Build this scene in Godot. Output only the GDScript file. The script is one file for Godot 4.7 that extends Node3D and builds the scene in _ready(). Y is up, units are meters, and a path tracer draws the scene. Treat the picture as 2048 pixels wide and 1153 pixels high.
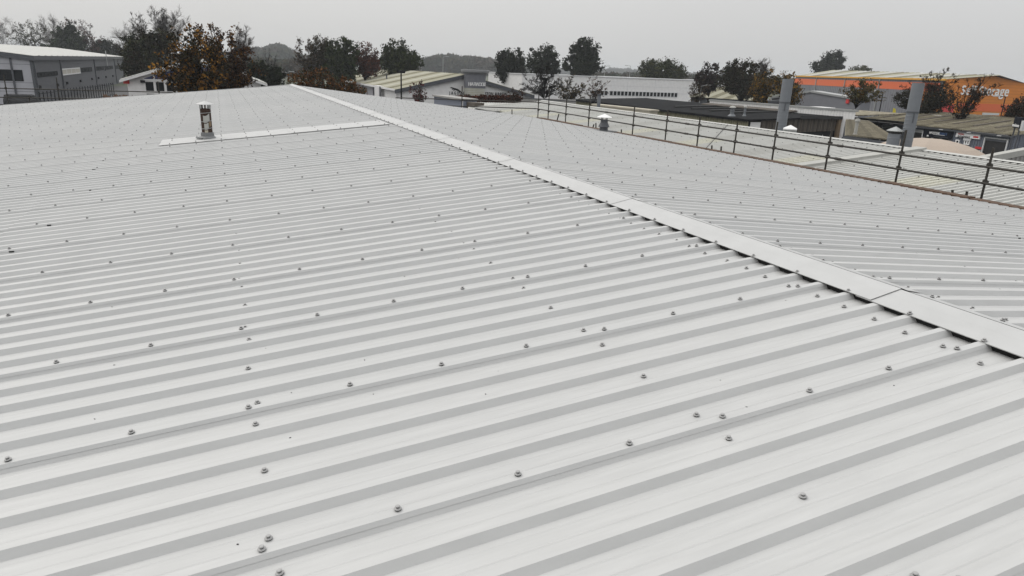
extends Node3D
# An industrial estate seen from a new metal roof on an overcast autumn day.
# World: y up, metres, the warehouse ridge runs along -z, the camera stands over x = 0, z = 0.

const HC := 8.0            # camera height above the ground
const F := 1378.18         # focal length in photo pixels (2048 wide)
const YAW := 0.40097
const PIT := 0.306939
const ROLL := 0.03999
var fw: Vector3
var rt: Vector3
var up: Vector3
var used := {}
var M := {}
var T := {}
var rng := RandomNumberGenerator.new()

# ---------------------------------------------------------------- helpers: pixels to directions
func axes():
	var r0 := Vector3(cos(YAW), 0, sin(YAW))
	fw = Vector3(sin(YAW) * cos(PIT), -sin(PIT), -cos(YAW) * cos(PIT))
	var u0 := r0.cross(fw)
	rt = r0 * cos(ROLL) + u0 * sin(ROLL)
	up = u0 * cos(ROLL) - r0 * sin(ROLL)
func ray(px: float, py: float) -> Vector3:
	return fw + rt * ((px - 1024.0) / F) - up * ((py - 576.5) / F)
func pt_d(px: float, py: float, d: float) -> Vector3:     # at a horizontal distance
	var r := ray(px, py)
	return Vector3(0, HC, 0) + r * (d / Vector2(r.x, r.z).length())
func pt_x(px: float, py: float, x: float) -> Vector3:
	var r := ray(px, py)
	return Vector3(0, HC, 0) + r * (x / r.x)
func pt_z(px: float, py: float, z: float) -> Vector3:
	var r := ray(px, py)
	return Vector3(0, HC, 0) + r * (z / r.z)
func pt_y(px: float, py: float, y: float) -> Vector3:
	var r := ray(px, py)
	return Vector3(0, HC, 0) + r * ((y - HC) / r.y)
func flat(p: Vector3, y := 0.0) -> Vector3:
	return Vector3(p.x, y, p.z)
func span(px_w: float, p: Vector3) -> float:               # metres for a width in pixels at p
	return px_w * (p - Vector3(0, HC, 0)).dot(fw) / F

# ---------------------------------------------------------------- helpers: nodes
func numbered(n: String) -> String:
	if not used.has(n):
		used[n] = 0
		return n
	used[n] += 1
	return "%s_%03d" % [n, used[n]]
func tag(o: Node3D, label: String, category: String, group := "", kind := ""):
	o.set_meta("label", label)
	if category != "": o.set_meta("category", category)
	if group != "": o.set_meta("group", group)
	if kind != "": o.set_meta("kind", kind)
	return o
func thing(n: String, label: String, category: String, at := Vector3.ZERO, group := "", b := Basis.IDENTITY) -> Node3D:
	var o := Node3D.new()
	o.name = numbered(n)
	add_child(o)
	o.transform = Transform3D(b, at)
	tag(o, label, category, group)
	return o
func part(parent: Node, n: String, mesh: Mesh, mat: Material, tr := Transform3D.IDENTITY) -> MeshInstance3D:
	var o := MeshInstance3D.new()
	o.name = n if parent != self else numbered(n)
	o.mesh = mesh
	if mat: o.material_override = mat
	o.transform = tr
	parent.add_child(o, true)
	return o
func struct(n: String, mesh: Mesh, mat: Material, tr := Transform3D.IDENTITY) -> MeshInstance3D:
	var o := part(self, n, mesh, mat, tr)
	o.set_meta("kind", "structure")
	return o
func st0() -> SurfaceTool:
	var s := SurfaceTool.new()
	s.begin(Mesh.PRIMITIVE_TRIANGLES)
	s.set_smooth_group(-1)
	return s
func fin(s: SurfaceTool) -> ArrayMesh:
	s.generate_normals()
	return s.commit()
func quad(s: SurfaceTool, a: Vector3, b: Vector3, c: Vector3, d: Vector3):
	for v in [a, b, c, a, c, d]: s.add_vertex(v)
func bx(s: SurfaceTool, c: Vector3, e: Vector3, b := Basis.IDENTITY):    # box, centre and size
	var h := e * 0.5
	var p := []
	for i in 8:
		p.append(c + b * Vector3(h.x * (1 if i & 1 else -1), h.y * (1 if i & 2 else -1), h.z * (1 if i & 4 else -1)))
	quad(s, p[4], p[6], p[7], p[5]); quad(s, p[1], p[3], p[2], p[0])
	quad(s, p[5], p[7], p[3], p[1]); quad(s, p[0], p[2], p[6], p[4])
	quad(s, p[6], p[2], p[3], p[7]); quad(s, p[0], p[4], p[5], p[1])
func box_mesh(c: Vector3, e: Vector3) -> ArrayMesh:
	var s := st0()
	bx(s, c, e)
	return fin(s)
func tube(s: SurfaceTool, a: Vector3, b: Vector3, ra: float, rb: float, n := 8, caps := true):
	var d := (b - a).normalized()
	var x := d.cross(Vector3.UP if absf(d.y) < 0.9 else Vector3.RIGHT).normalized()
	var y := d.cross(x)
	for i in n:
		var t0 := TAU * i / n
		var t1 := TAU * (i + 1) / n
		var u0 := x * cos(t0) + y * sin(t0)
		var u1 := x * cos(t1) + y * sin(t1)
		quad(s, a + u0 * ra, a + u1 * ra, b + u1 * rb, b + u0 * rb)
		if caps:
			for v in [b, b + u0 * rb, b + u1 * rb, a, a + u1 * ra, a + u0 * ra]: s.add_vertex(v)
func tube_mesh(a: Vector3, b: Vector3, ra: float, rb: float, n := 8) -> ArrayMesh:
	var s := st0()
	tube(s, a, b, ra, rb, n)
	return fin(s)
func lathe(s: SurfaceTool, c: Vector3, prof: Array, n := 12):            # prof: [radius, height]
	for k in prof.size() - 1:
		var p: Vector2 = prof[k]
		var q: Vector2 = prof[k + 1]
		for i in n:
			var t0 := TAU * i / n
			var t1 := TAU * (i + 1) / n
			quad(s, c + Vector3(cos(t0) * p.x, p.y, sin(t0) * p.x), c + Vector3(cos(t1) * p.x, p.y, sin(t1) * p.x), c + Vector3(cos(t1) * q.x, q.y, sin(t1) * q.x), c + Vector3(cos(t0) * q.x, q.y, sin(t0) * q.x))
func lathe_mesh(prof: Array, n := 12) -> ArrayMesh:
	var s := st0()
	lathe(s, Vector3.ZERO, prof, n)
	return fin(s)
func prism(s: SurfaceTool, pts: Array, off: Vector3):                    # a convex outline swept along off
	var n := pts.size()
	for i in range(1, n - 1):
		for v in [pts[0], pts[i], pts[i + 1], pts[0] + off, pts[i + 1] + off, pts[i] + off]: s.add_vertex(v)
	for i in n:
		var j := (i + 1) % n
		quad(s, pts[i], pts[i] + off, pts[j] + off, pts[j])
func prism_mesh(pts: Array, off: Vector3) -> ArrayMesh:
	var s := st0()
	prism(s, pts, off)
	return fin(s)
func text(parent: Node, n: String, words: String, h: float, mat: Material, at: Vector3, depth := 0.06, wide := 1.0, bold := false, serif := false) -> MeshInstance3D:
	var f := SystemFont.new()
	f.font_names = PackedStringArray(["Droid Serif" if serif else "Droid Sans"])
	if bold: f.font_weight = 700
	var t := TextMesh.new()
	t.font = f
	t.text = words
	t.font_size = 64
	t.pixel_size = h / 46.0
	t.depth = depth
	var o := part(parent, n, t, mat)
	o.position = at
	o.scale = Vector3(wide, 1, 1)
	return o

# ---------------------------------------------------------------- helpers: materials
func noise_tex(key: String, size: int, freq: float, lo: float, hi: float, oct := 4, tint_lo := Color.WHITE, tint_hi := Color.WHITE, power := 1.0):
	var f := FastNoiseLite.new()
	f.seed = hash(key) % 10000
	f.frequency = freq
	f.fractal_octaves = oct
	var im := f.get_seamless_image(size, size)
	im.convert(Image.FORMAT_L8)
	var src := im.get_data()
	var out := PackedByteArray()
	out.resize(size * size * 3)
	var lut := []
	for i in 256:
		var t := pow(i / 255.0, power)
		var v := lerpf(lo, hi, t)
		var c := Color(v, v, v) * tint_lo.lerp(tint_hi, t)
		c = c.linear_to_srgb()
		lut.append([int(clampf(c.r, 0, 1) * 255), int(clampf(c.g, 0, 1) * 255), int(clampf(c.b, 0, 1) * 255)])
	for i in size * size:
		var l = lut[src[i]]
		out[i * 3] = l[0]; out[i * 3 + 1] = l[1]; out[i * 3 + 2] = l[2]
	var img := Image.create_from_data(size, size, false, Image.FORMAT_RGB8, out)
	img.generate_mipmaps()
	T[key] = ImageTexture.create_from_image(img)
func mk(key: String, c: Color, rough := 0.7, tex := "", sc := Vector3.ONE, metal := 0.0, spec := 0.5) -> StandardMaterial3D:
	var m := StandardMaterial3D.new()
	m.resource_name = key
	m.albedo_color = c.linear_to_srgb()
	m.roughness = rough
	m.metallic = metal
	m.metallic_specular = spec
	if tex != "":
		m.albedo_texture = T[tex]
		m.uv1_triplanar = true
		m.uv1_world_triplanar = true
		m.uv1_scale = sc
	M[key] = m
	return m
func C(r: float, g: float, b: float) -> Color:
	return Color(r, g, b)

func materials():
	noise_tex("soft", 512, 0.012, 0.86, 1.0)
	noise_tex("fine", 512, 0.06, 0.84, 1.0, 5)
	noise_tex("streak", 512, 0.02, 0.89, 1.0, 5)
	noise_tex("moss", 512, 0.03, 0.12, 1.0, 6, C(0.9, 0.85, 0.6), C(1, 1, 1), 0.9)
	noise_tex("rust", 512, 0.03, 0.3, 1.0, 5, C(0.8, 0.7, 0.6), C(1, 1, 1))
	noise_tex("stain", 512, 0.025, 0.25, 1.0, 5, C(0.75, 0.8, 0.5), C(1, 1, 1), 0.7)
	noise_tex("lichen", 512, 0.03, 0.5, 1.0, 5, C(0.95, 0.93, 0.78), C(1, 1, 1), 0.5)
	noise_tex("board", 512, 0.04, 0.5, 1.0, 5)
	noise_tex("soil", 512, 0.02, 0.55, 1.0, 5, C(0.8, 1.0, 0.7), C(1, 0.95, 0.9))
	mk("sheet", C(0.43, 0.433, 0.433), 0.5, "streak", Vector3(0.25, 1.0, 2.5))
	mk("sheet_c", C(0.421, 0.425, 0.426), 0.53, "streak", Vector3(0.2, 1.0, 2.8))
	mk("sheet_b", C(0.44, 0.443, 0.442), 0.5, "streak", Vector3(0.22, 1.0, 2.1))
	mk("cap", C(0.425, 0.429, 0.43), 0.45, "soft", Vector3(0.5, 0.5, 0.5))
	mk("screw", Color.WHITE, 0.5).vertex_color_use_as_albedo = true
	mk("rubber", C(0.03, 0.03, 0.03), 0.8)
	mk("foam", C(0.012, 0.012, 0.012), 0.95)
	mk("tube", C(0.045, 0.042, 0.036), 0.55, "rust", Vector3(2, 2, 2), 0.3)
	mk("rusty", C(0.13, 0.075, 0.045), 0.9, "rust", Vector3(0.5, 0.5, 0.5))
	mk("flue_rust", C(0.05, 0.023, 0.013), 0.8, "rust", Vector3(5, 5, 5))
	mk("galv", C(0.34, 0.35, 0.35), 0.45, "fine", Vector3(2, 2, 2), 0.35)
	mk("lead", C(0.16, 0.165, 0.17), 0.6, "fine", Vector3(4, 4, 4))
	mk("old_white", C(0.52, 0.52, 0.49), 0.6, "soft", Vector3(0.7, 0.7, 0.7))
	mk("old_grey", C(0.36, 0.36, 0.34), 0.7, "soft", Vector3(0.4, 0.4, 0.4))
	mk("rooflight", C(0.53, 0.525, 0.47), 0.5, "lichen", Vector3(0.8, 0.8, 0.8))
	mk("brick", C(0.16, 0.09, 0.06), 0.9, "fine", Vector3(1, 1, 1))
	mk("ground", C(0.09, 0.095, 0.07), 0.95, "soil", Vector3(0.05, 0.05, 0.05))
	mk("asphalt", C(0.055, 0.055, 0.057), 0.9, "fine", Vector3(0.3, 0.3, 0.3))
	mk("white", C(0.72, 0.72, 0.72), 0.6, "soft", Vector3(0.2, 0.2, 0.2))
	mk("white_clean", C(0.78, 0.78, 0.78), 0.5)
	mk("off_white", C(0.55, 0.56, 0.57), 0.6, "soft", Vector3(0.15, 0.15, 0.15))
	mk("silver", C(0.38, 0.385, 0.42), 0.5, "soft", Vector3(0.1, 0.1, 0.1))
	mk("mid_grey", C(0.085, 0.089, 0.10), 0.8, "soft", Vector3(0.1, 0.1, 0.1))
	mk("slate", C(0.055, 0.06, 0.07), 0.6)
	mk("dark", C(0.016, 0.017, 0.019), 0.85, "", Vector3.ONE, 0.0, 0.2)
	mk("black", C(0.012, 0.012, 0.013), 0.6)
	mk("glass", C(0.012, 0.014, 0.016), 0.55, "", Vector3.ONE, 0.0, 0.12)
	mk("blind", C(0.45, 0.43, 0.38), 0.7)
	mk("blue", C(0.02, 0.035, 0.12), 0.5)
	mk("navy", C(0.008, 0.010, 0.017), 0.6, "", Vector3.ONE, 0.0, 0.2)
	mk("felt", C(0.016, 0.0165, 0.018), 0.95, "fine", Vector3(0.25, 0.25, 0.25), 0.0, 0.15)
	mk("tan", C(0.30, 0.28, 0.21), 0.8, "stain", Vector3(0.25, 0.1, 0.25))
	mk("brown_clad", C(0.10, 0.085, 0.07), 0.9, "board", Vector3(3.0, 0.35, 3.0))
	mk("timber", C(0.22, 0.16, 0.10), 0.85, "board", Vector3(1.5, 0.4, 1.5))
	mk("moss_roof", C(0.33, 0.30, 0.24), 0.95, "moss", Vector3(0.11, 0.11, 0.11))
	mk("cream_roof", C(0.335, 0.325, 0.25), 0.9, "soft", Vector3(0.5, 0.5, 0.5))
	mk("orange", C(0.62, 0.20, 0.012), 0.6, "soft", Vector3(0.1, 0.1, 0.1))
	mk("red_band", C(0.60, 0.115, 0.03), 0.6)
	mk("clad_grey", C(0.16, 0.165, 0.185), 0.6, "soft", Vector3(0.1, 0.1, 0.1))
	mk("garage", C(0.13, 0.145, 0.18), 0.7, "soft", Vector3(0.3, 0.3, 0.3))
	mk("tent", C(0.36, 0.30, 0.25), 0.9, "fine", Vector3(0.4, 0.4, 0.4))
	mk("red", C(0.5, 0.03, 0.03), 0.6)
	mk("yellow", C(0.65, 0.55, 0.03), 0.6)
	mk("fordblue", C(0.02, 0.04, 0.22), 0.4)
	mk("sky_text", C(0.06, 0.13, 0.30), 0.6)
	mk("amber", C(0.6, 0.3, 0.02), 0.5)
	mk("green", C(0.03, 0.14, 0.06), 0.6)
	mk("duct", C(0.135, 0.147, 0.165), 0.5, "soft", Vector3(0.6, 0.6, 0.6))
	mk("bark", C(0.05, 0.042, 0.034), 0.95)
	mk("bark_grey", C(0.20, 0.165, 0.145), 0.95)
	mk("bark_dark", C(0.022, 0.019, 0.016), 0.95)
	mk("hill", C(0.05, 0.055, 0.035), 1.0, "fine", Vector3(0.05, 0.05, 0.05))
	mk("paintblack", C(0.012, 0.012, 0.014), 0.2)
	mk("tyre", C(0.012, 0.012, 0.012), 0.9)
	var l := mk("leaf", Color.WHITE, 0.85)
	l.vertex_color_use_as_albedo = true
	l.albedo_color = Color.WHITE
	l.metallic_specular = 0.2

# ---------------------------------------------------------------- camera, sky, light, air
func camera_and_light():
	axes()
	var cam := Camera3D.new()
	cam.name = "camera"
	add_child(cam)
	cam.transform = Transform3D(Basis(rt, up, -fw), Vector3(0, HC, 0))
	cam.fov = rad_to_deg(2.0 * atan(576.5 / F))
	cam.near = 0.05
	cam.far = 6000.0
	cam.current = true
	var e := Environment.new()
	e.background_mode = Environment.BG_SKY
	# an even overcast: three times as bright overhead as at the horizon
	var h := 256
	var im := Image.create(h * 2, h, false, Image.FORMAT_RGBF)
	var f := FastNoiseLite.new()
	f.seed = 5
	f.frequency = 1.6
	f.fractal_octaves = 4
	for y in h:
		var el := (0.5 - (y + 0.5) / h) * PI
		for x in h * 2:
			var az := TAU * (x + 0.5) / (h * 2)
			var s := maxf(sin(el), 0.0)
			var n := f.get_noise_3d(cos(az) * cos(el), sin(el) * 2.0, sin(az) * cos(el))
			var sd := (x + 0.5) / (h * 2) * TAU - PI      # 0 faces -z
			var side := sin(sd - YAW) * cos(el)
			var v := 0.585 * (1.0 + 2.0 * s) * (1.0 + 0.035 * n) * (1.0 + 0.13 * side)
			im.set_pixel(x, y, Color(v * (1.0 + 0.012 * side), v * 0.997, v * (0.985 - 0.02 * side)))
	var pm := PanoramaSkyMaterial.new()
	pm.panorama = ImageTexture.create_from_image(im)
	var sk := Sky.new()
	sk.sky_material = pm
	e.sky = sk
	e.tonemap_mode = Environment.TONE_MAPPER_LINEAR
	e.tonemap_exposure = 1.0
	e.sdfgi_enabled = true
	e.ssao_enabled = true
	e.ssil_enabled = true
	e.fog_enabled = true
	e.fog_density = 0.0003
	e.fog_light_color = Color(0.92, 0.94, 0.96)
	var we := WorldEnvironment.new()
	we.name = "world_environment"
	we.environment = e
	add_child(we)
	var sun := DirectionalLight3D.new()
	sun.name = "sun"
	sun.light_energy = 0.32
	sun.light_color = Color(1.0, 0.98, 0.95)
	sun.light_angular_distance = 25.0
	sun.shadow_enabled = true
	add_child(sun)
	sun.look_at_from_position(Vector3(-30, 60, -45), Vector3.ZERO)

# ---------------------------------------------------------------- the warehouse with the new roof
const RX := 3.497          # ridge
const RY := -1.134         # ridge height below the camera
const SL := 0.0968         # slope
const ZS := 1.953          # first seam in front of the camera
func roof_pt(x: float, z: float, h: float) -> Vector3:       # h above the crown plane
	var y := HC + RY - SL * absf(x - RX)
	var n := Vector3(SL * (1.0 if x > RX else -1.0), 1, 0).normalized()
	return Vector3(x, y, z) + n * h
func gable_z(x: float) -> float:
	return -37.2 if x < RX else lerpf(-37.2, -31.4, (x - RX) / (13.95 - RX))
func sheet_profile(lip: bool) -> Array:                      # [along ridge, height over the crown plane]
	var p := []
	if lip: p.append_array([Vector2(-0.0285, -0.0125), Vector2(-0.0182, 0.003), Vector2(0.0182, 0.003), Vector2(0.0382, -0.027)])
	else: p.append_array([Vector2(-0.0375, -0.030), Vector2(-0.0175, 0), Vector2(0.0175, 0), Vector2(0.0375, -0.030)])
	for k in range(1, 6):
		var c := 0.2 * k
		var m := c - 0.1
		for s in [-0.031, 0.031]:
			p.append_array([Vector2(m + s - 0.006, -0.030), Vector2(m + s, -0.0282), Vector2(m + s + 0.006, -0.030)])
		p.append_array([Vector2(c - 0.0375, -0.030), Vector2(c - 0.0175, 0), Vector2(c + 0.0175, 0), Vector2(c + 0.0375, -0.030)])
	return p
func sheet_mesh(z0: float, xa: float, xb: float, lift: float) -> ArrayMesh:
	var s := st0()
	var p := sheet_profile(true)
	for i in p.size() - 1:
		var za: float = z0 - p[i].x
		var zb: float = z0 - p[i + 1].x
		var ends := []
		for z in [za, zb]:
			var e := xb
			if xb > RX:
				var t: float = (z + 37.2) / 5.8
				if t <= 0.02: e = xa + 0.02
				elif t < 1.0: e = maxf(xa + 0.02, RX + (13.95 - RX) * t)
				e = minf(e, xb)
			ends.append(e)
		var ha: float = p[i].y + lift
		var hb: float = p[i + 1].y + lift
		quad(s, roof_pt(xa, za, ha), roof_pt(ends[0], za, ha), roof_pt(ends[1], zb, hb), roof_pt(xa, zb, hb))
	return fin(s)
func screw_mesh() -> ArrayMesh:
	var s := SurfaceTool.new()
	s.begin(Mesh.PRIMITIVE_TRIANGLES)
	s.set_smooth_group(-1)
	for q in [[0.3, [Vector2(0, 0.0165), Vector2(0.006, 0.0165), Vector2(0.008, 0.015), Vector2(0.008, 0.0125)]], [0.05, [Vector2(0.008, 0.0125), Vector2(0.0062, 0.0115), Vector2(0.0062, 0.0082)]], [0.28, [Vector2(0.0062, 0.0082), Vector2(0.0125, 0.0068), Vector2(0.0138, 0.0052), Vector2(0.0135, 0.0042)]], [0.03, [Vector2(0.0135, 0.0042), Vector2(0.0112, 0.0036), Vector2(0.0112, -0.0005)]]]:
		s.set_color(Color(q[0], q[0], q[0]))
		lathe(s, Vector3.ZERO, q[1], 9)
	var m := fin(s)
	return m
func warehouse():
	var w := thing("warehouse", "low warehouse with a new pale grey ribbed metal roof and folded ridge", "warehouse", Vector3(2.7, 0, -17))
	var inv := w.transform.affine_inverse()
	var offset := Transform3D(Basis.IDENTITY, -w.position)
	for i in range(-6, 35):
		var z0 := -(ZS + i)
		if z0 < -36.5: continue
		var m: Material = [M.sheet, M.sheet_b, M.sheet, M.sheet_c, M.sheet_b, M.sheet, M.sheet_c][posmod(i * 3, 7)]
		part(w, "roof_sheet", sheet_mesh(z0, RX - 0.04, -2.0, 0.0), m, offset)
		part(w, "roof_sheet", sheet_mesh(z0, -1.86, -8.75, -0.004), m, offset)
	for i in range(-6, 34):
		var z0 := -(2.9147 + i)
		if z0 < -36.3: continue
		var mr: Material = [M.sheet_b, M.sheet, M.sheet_c, M.sheet, M.sheet_b][posmod(i * 2, 5)]
		var cut := RX + (13.95 - RX) * (z0 + 37.2) / 5.8
		part(w, "roof_sheet", sheet_mesh(z0, RX + 0.04, 8.45, 0.0), mr, offset)
		if cut > 9.0: part(w, "roof_sheet", sheet_mesh(z0, 8.3, 13.95, -0.004), mr, offset)
	# folded ridge cap in lapped lengths
	var ends := [4.0, 1.2, -2.59, -5.46, -8.35, -11.1, -14.0, -16.9, -19.8, -22.7, -25.6, -28.5, -31.4, -34.3, -37.4]
	for k in ends.size() - 1:
		var s := st0()
		var a: float = ends[k]
		var b: float = ends[k + 1] - 0.1
		for side in [-1.0, 1.0]:
			var pr := [Vector2(0, 0.03), Vector2(0.1, 0.0195), Vector2(0.228, 0.006), Vector2(0.2285, 0.0035)] if side < 0 else [Vector2(0, 0.03), Vector2(0.05, 0.018), Vector2(0.175, 0.005), Vector2(0.1755, 0.0035)]
			for j in 3:
				var p0: Vector2 = pr[j]
				var p1: Vector2 = pr[j + 1]
				var lift := 0.006 if a > -4.0 else 0.003
				var q := [roof_pt(RX + side * (p0.x + 0.0005), a, p0.y), roof_pt(RX + side * p1.x, a, p1.y), roof_pt(RX + side * p1.x, b, p1.y), roof_pt(RX + side * (p0.x + 0.0005), b, p0.y)]
				q[0].y += lift; q[1].y += lift
				quad(s, q[0], q[1], q[2], q[3])
				for v in 4: q[v].y -= 0.0012
				quad(s, q[3], q[2], q[1], q[0])
		part(w, "ridge_cap", fin(s), M.cap, offset)
	# black foam closers under the cap, one strip for each slope
	for side in [-1.0, 1.0]:
		var s := st0()
		var b := Basis(Vector3(1, -side * SL, 0).normalized(), Vector3(side * SL, 1, 0).normalized(), Vector3(0, 0, 1))
		bx(s, roof_pt(RX + side * (0.172 if side < 0 else 0.13), -16.7, -0.0165), Vector3(0.06, 0.034, 40.8), b)
		part(w, "foam_closer", fin(s), M.foam, offset)
	# the flat overlay sheets between flue and ridge
	for q in [[-1.08, 1.27], [1.25, 3.2]]:
		var s := st0()
		var lift := 0.006 if q[0] < 0 else 0.009
		quad(s, roof_pt(q[0], -14.3, lift), roof_pt(q[0], -15.28, lift), roof_pt(q[1], -15.28, lift), roof_pt(q[1], -14.3, lift))
		quad(s, roof_pt(q[0], -14.3, lift), roof_pt(q[1], -14.3, lift), roof_pt(q[1], -14.3, lift - 0.005), roof_pt(q[0], -14.3, lift - 0.005))
		part(w, "overlay_sheet", fin(s), M.cap, offset)
	# fasteners
	var spots := []
	for i in range(-3, 35):
		var z := -(ZS + i)
		if z < -37.0: continue
		var x := 3.115
		while x > -8.7:
			spots.append([x + rng.randf_range(-0.012, 0.012), z - 0.004 + rng.randf_range(-0.006, 0.003), 0.004])
			x -= 0.4445
	for i in range(-3, 34):
		var z := -(2.9147 + i)
		var x := 3.82
		while x < 13.8:
			if z > gable_z(x) + 0.15: spots.append([x + rng.randf_range(-0.012, 0.012), z - 0.004, 0.004])
			x += 0.4545
	for xp in [3.13, 1.72, 0.04, -1.74, -3.5, -5.3, -7.1, -8.5]:
		for k in range(-10, 176):
			var z: float = -(ZS + 0.1 + 0.2 * k)
			if z < -37.0 or (z < -14.2 and z > -15.4 and xp > -1.1): continue
			if xp < 3 and posmod(k, 5) in [1, 3]: continue
			spots.append([xp + rng.randf_range(-0.015, 0.015), z + rng.randf_range(-0.012, 0.012), -0.0295])
	for xp in [3.87, 5.25, 7.0, 8.8, 10.6, 12.4, 13.7]:
		for k in range(-10, 176):
			var z: float = -(2.9147 + 0.1 + 0.2 * k)
			if z < gable_z(xp) + 0.2 or (xp > 4.5 and posmod(k, 5) in [1, 3]): continue
			spots.append([xp + rng.randf_range(-0.015, 0.015), z, -0.0295])
	for k in range(-6, 88):
		var z: float = -(ZS + 0.4 * k)
		if z < -37.0: continue
		spots.append([RX - 0.216, z, 0.0075])
		spots.append([RX + 0.162, -(2.9147 + 0.4 * k), 0.0075])
	for k in 20:
		spots.append([-0.9 + 0.445 * (k % 10), -14.34 if k < 10 else -15.24, 0.012])
	var eye := Vector3(0, HC, 0)
	var keep := []
	for sp in spots:
		var p := roof_pt(sp[0], sp[1], sp[2])
		var d := p - eye
		var z := d.dot(fw)
		var show: bool = z > 0.3 and absf(d.dot(rt)) < z * 0.76 and absf(d.dot(up)) < z * 0.43
		keep.append([d.length() + (0.0 if show else 1000.0), p, sp[0] > RX])
	keep.sort_custom(func(a, b): return a[0] < b[0])
	var screw := screw_mesh()
	var bl := Basis(Vector3(1, SL, 0).normalized(), Vector3(-SL, 1, 0).normalized(), Vector3(0, 0, 1))
	var br := Basis(Vector3(1, -SL, 0).normalized(), Vector3(SL, 1, 0).normalized(), Vector3(0, 0, 1))
	var mm := MultiMesh.new()
	mm.transform_format = MultiMesh.TRANSFORM_3D
	mm.mesh = screw
	mm.instance_count = keep.size() - 300
	for i in keep.size():
		var tilt := Basis(Vector3(1, 0, 0), rng.randf_range(-0.06, 0.06)) * Basis(Vector3(0, 0, 1), rng.randf_range(-0.06, 0.06)) * Basis(Vector3.UP, rng.randf() * TAU)
		var tr := Transform3D(((br if keep[i][2] else bl) * tilt).scaled(Vector3.ONE * 1.0), keep[i][1] - w.position)
		if i < 300: part(w, "screw", screw, M.screw, tr)
		else: mm.set_instance_transform(i - 300, tr)
	var mi := MultiMeshInstance3D.new()
	mi.name = "screws"
	mi.multimesh = mm
	mi.material_override = M.screw
	mi.set_meta("kind", "stuff")
	w.add_child(mi)
	var blob := st0()
	for i in range(0, 30):
		for q in [[-1.8, -(ZS + i)], [8.36, -(2.9147 + i)]]:
			if rng.randf() < 0.35: continue
			var zz: float = q[1] + 0.031
			if zz < gable_z(q[0]) + 0.5: continue
			bx(blob, roof_pt(q[0] + rng.randf_range(-0.06, 0.3), zz, -0.014), Vector3(rng.randf_range(0.02, 0.045), 0.012, 0.006))
	part(w, "sealant_blobs", fin(blob), M.foam, offset).set_meta("kind", "stuff")
	var chips := st0()
	for i in 170:
		var x := rng.randf_range(-3.0, 6.5)
		var z := rng.randf_range(-9.5, -1.6)
		var k := floori((-z - ZS) / 0.2 + 100.0) - 100
		z = -(ZS + 0.2 * k + rng.randf_range(0.05, 0.15)) if x < RX else -(2.9147 + 0.2 * k + rng.randf_range(0.05, 0.15))
		if absf(x - RX) < 0.3: continue
		var e := rng.randf_range(0.0015, 0.004)
		bx(chips, roof_pt(x, z, -0.0285), Vector3(e * rng.randf_range(1, 3), 0.002, e), Basis(Vector3.UP, rng.randf() * TAU))
	part(w, "swarf_chips", fin(chips), M.rubber, offset).set_meta("kind", "stuff")
	# walls, gutter and verge trims
	var yl := HC + RY - SL * (RX + 8.6)
	var yr := HC + RY - SL * (13.8 - RX)
	part(w, "wall", box_mesh(Vector3(-8.45, yl * 0.5 - 0.1, -16.5), Vector3(0.2, yl - 0.2, 40.6)), M.off_white, offset)
	part(w, "wall", box_mesh(Vector3(13.6, yr * 0.5 - 0.1, -13.5), Vector3(0.2, yr - 0.2, 34.6)), M.off_white, offset)
	var sg := st0()
	prism(sg, [Vector3(-8.3, 0.01, -36.9), Vector3(-8.3, yl - 0.1, -36.9), Vector3(RX, HC + RY - 0.12, -36.9), Vector3(RX, 0.01, -36.9)], Vector3(0, 0, 0.2))
	part(w, "wall", fin(sg), M.off_white, offset)
	sg = st0()
	prism(sg, [Vector3(RX + 0.01, 0.01, -36.9), Vector3(RX + 0.01, HC + RY - 0.12, -36.9), Vector3(13.4, yr - 0.1, -31.2), Vector3(13.4, 0.01, -31.2)], Vector3(0.05, 0, 0.2))
	part(w, "wall", fin(sg), M.off_white, offset)
	var gut := st0()
	bx(gut, Vector3(14.2, yr - 0.13, -13.6), Vector3(0.34, 0.06, 35.4))
	for k in 16:
		bx(gut, Vector3(14.1 + rng.randf_range(-0.03, 0.03), yr - 0.03 + rng.randf_range(-0.015, 0.015), 2.5 - 2.15 * k), Vector3(0.26, 0.05, 2.08), Basis(Vector3.UP, rng.randf_range(-0.012, 0.012)))
	part(w, "gutter_board", fin(gut), M.rusty, offset)
	part(w, "verge_trim", prism_mesh([roof_pt(-8.75, -37.28, -0.1), roof_pt(-8.75, -37.28, 0.006), roof_pt(RX, -37.28, 0.02), roof_pt(RX, -37.28, -0.1)], Vector3(0, 0, 0.012)), M.cap, offset)

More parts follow.
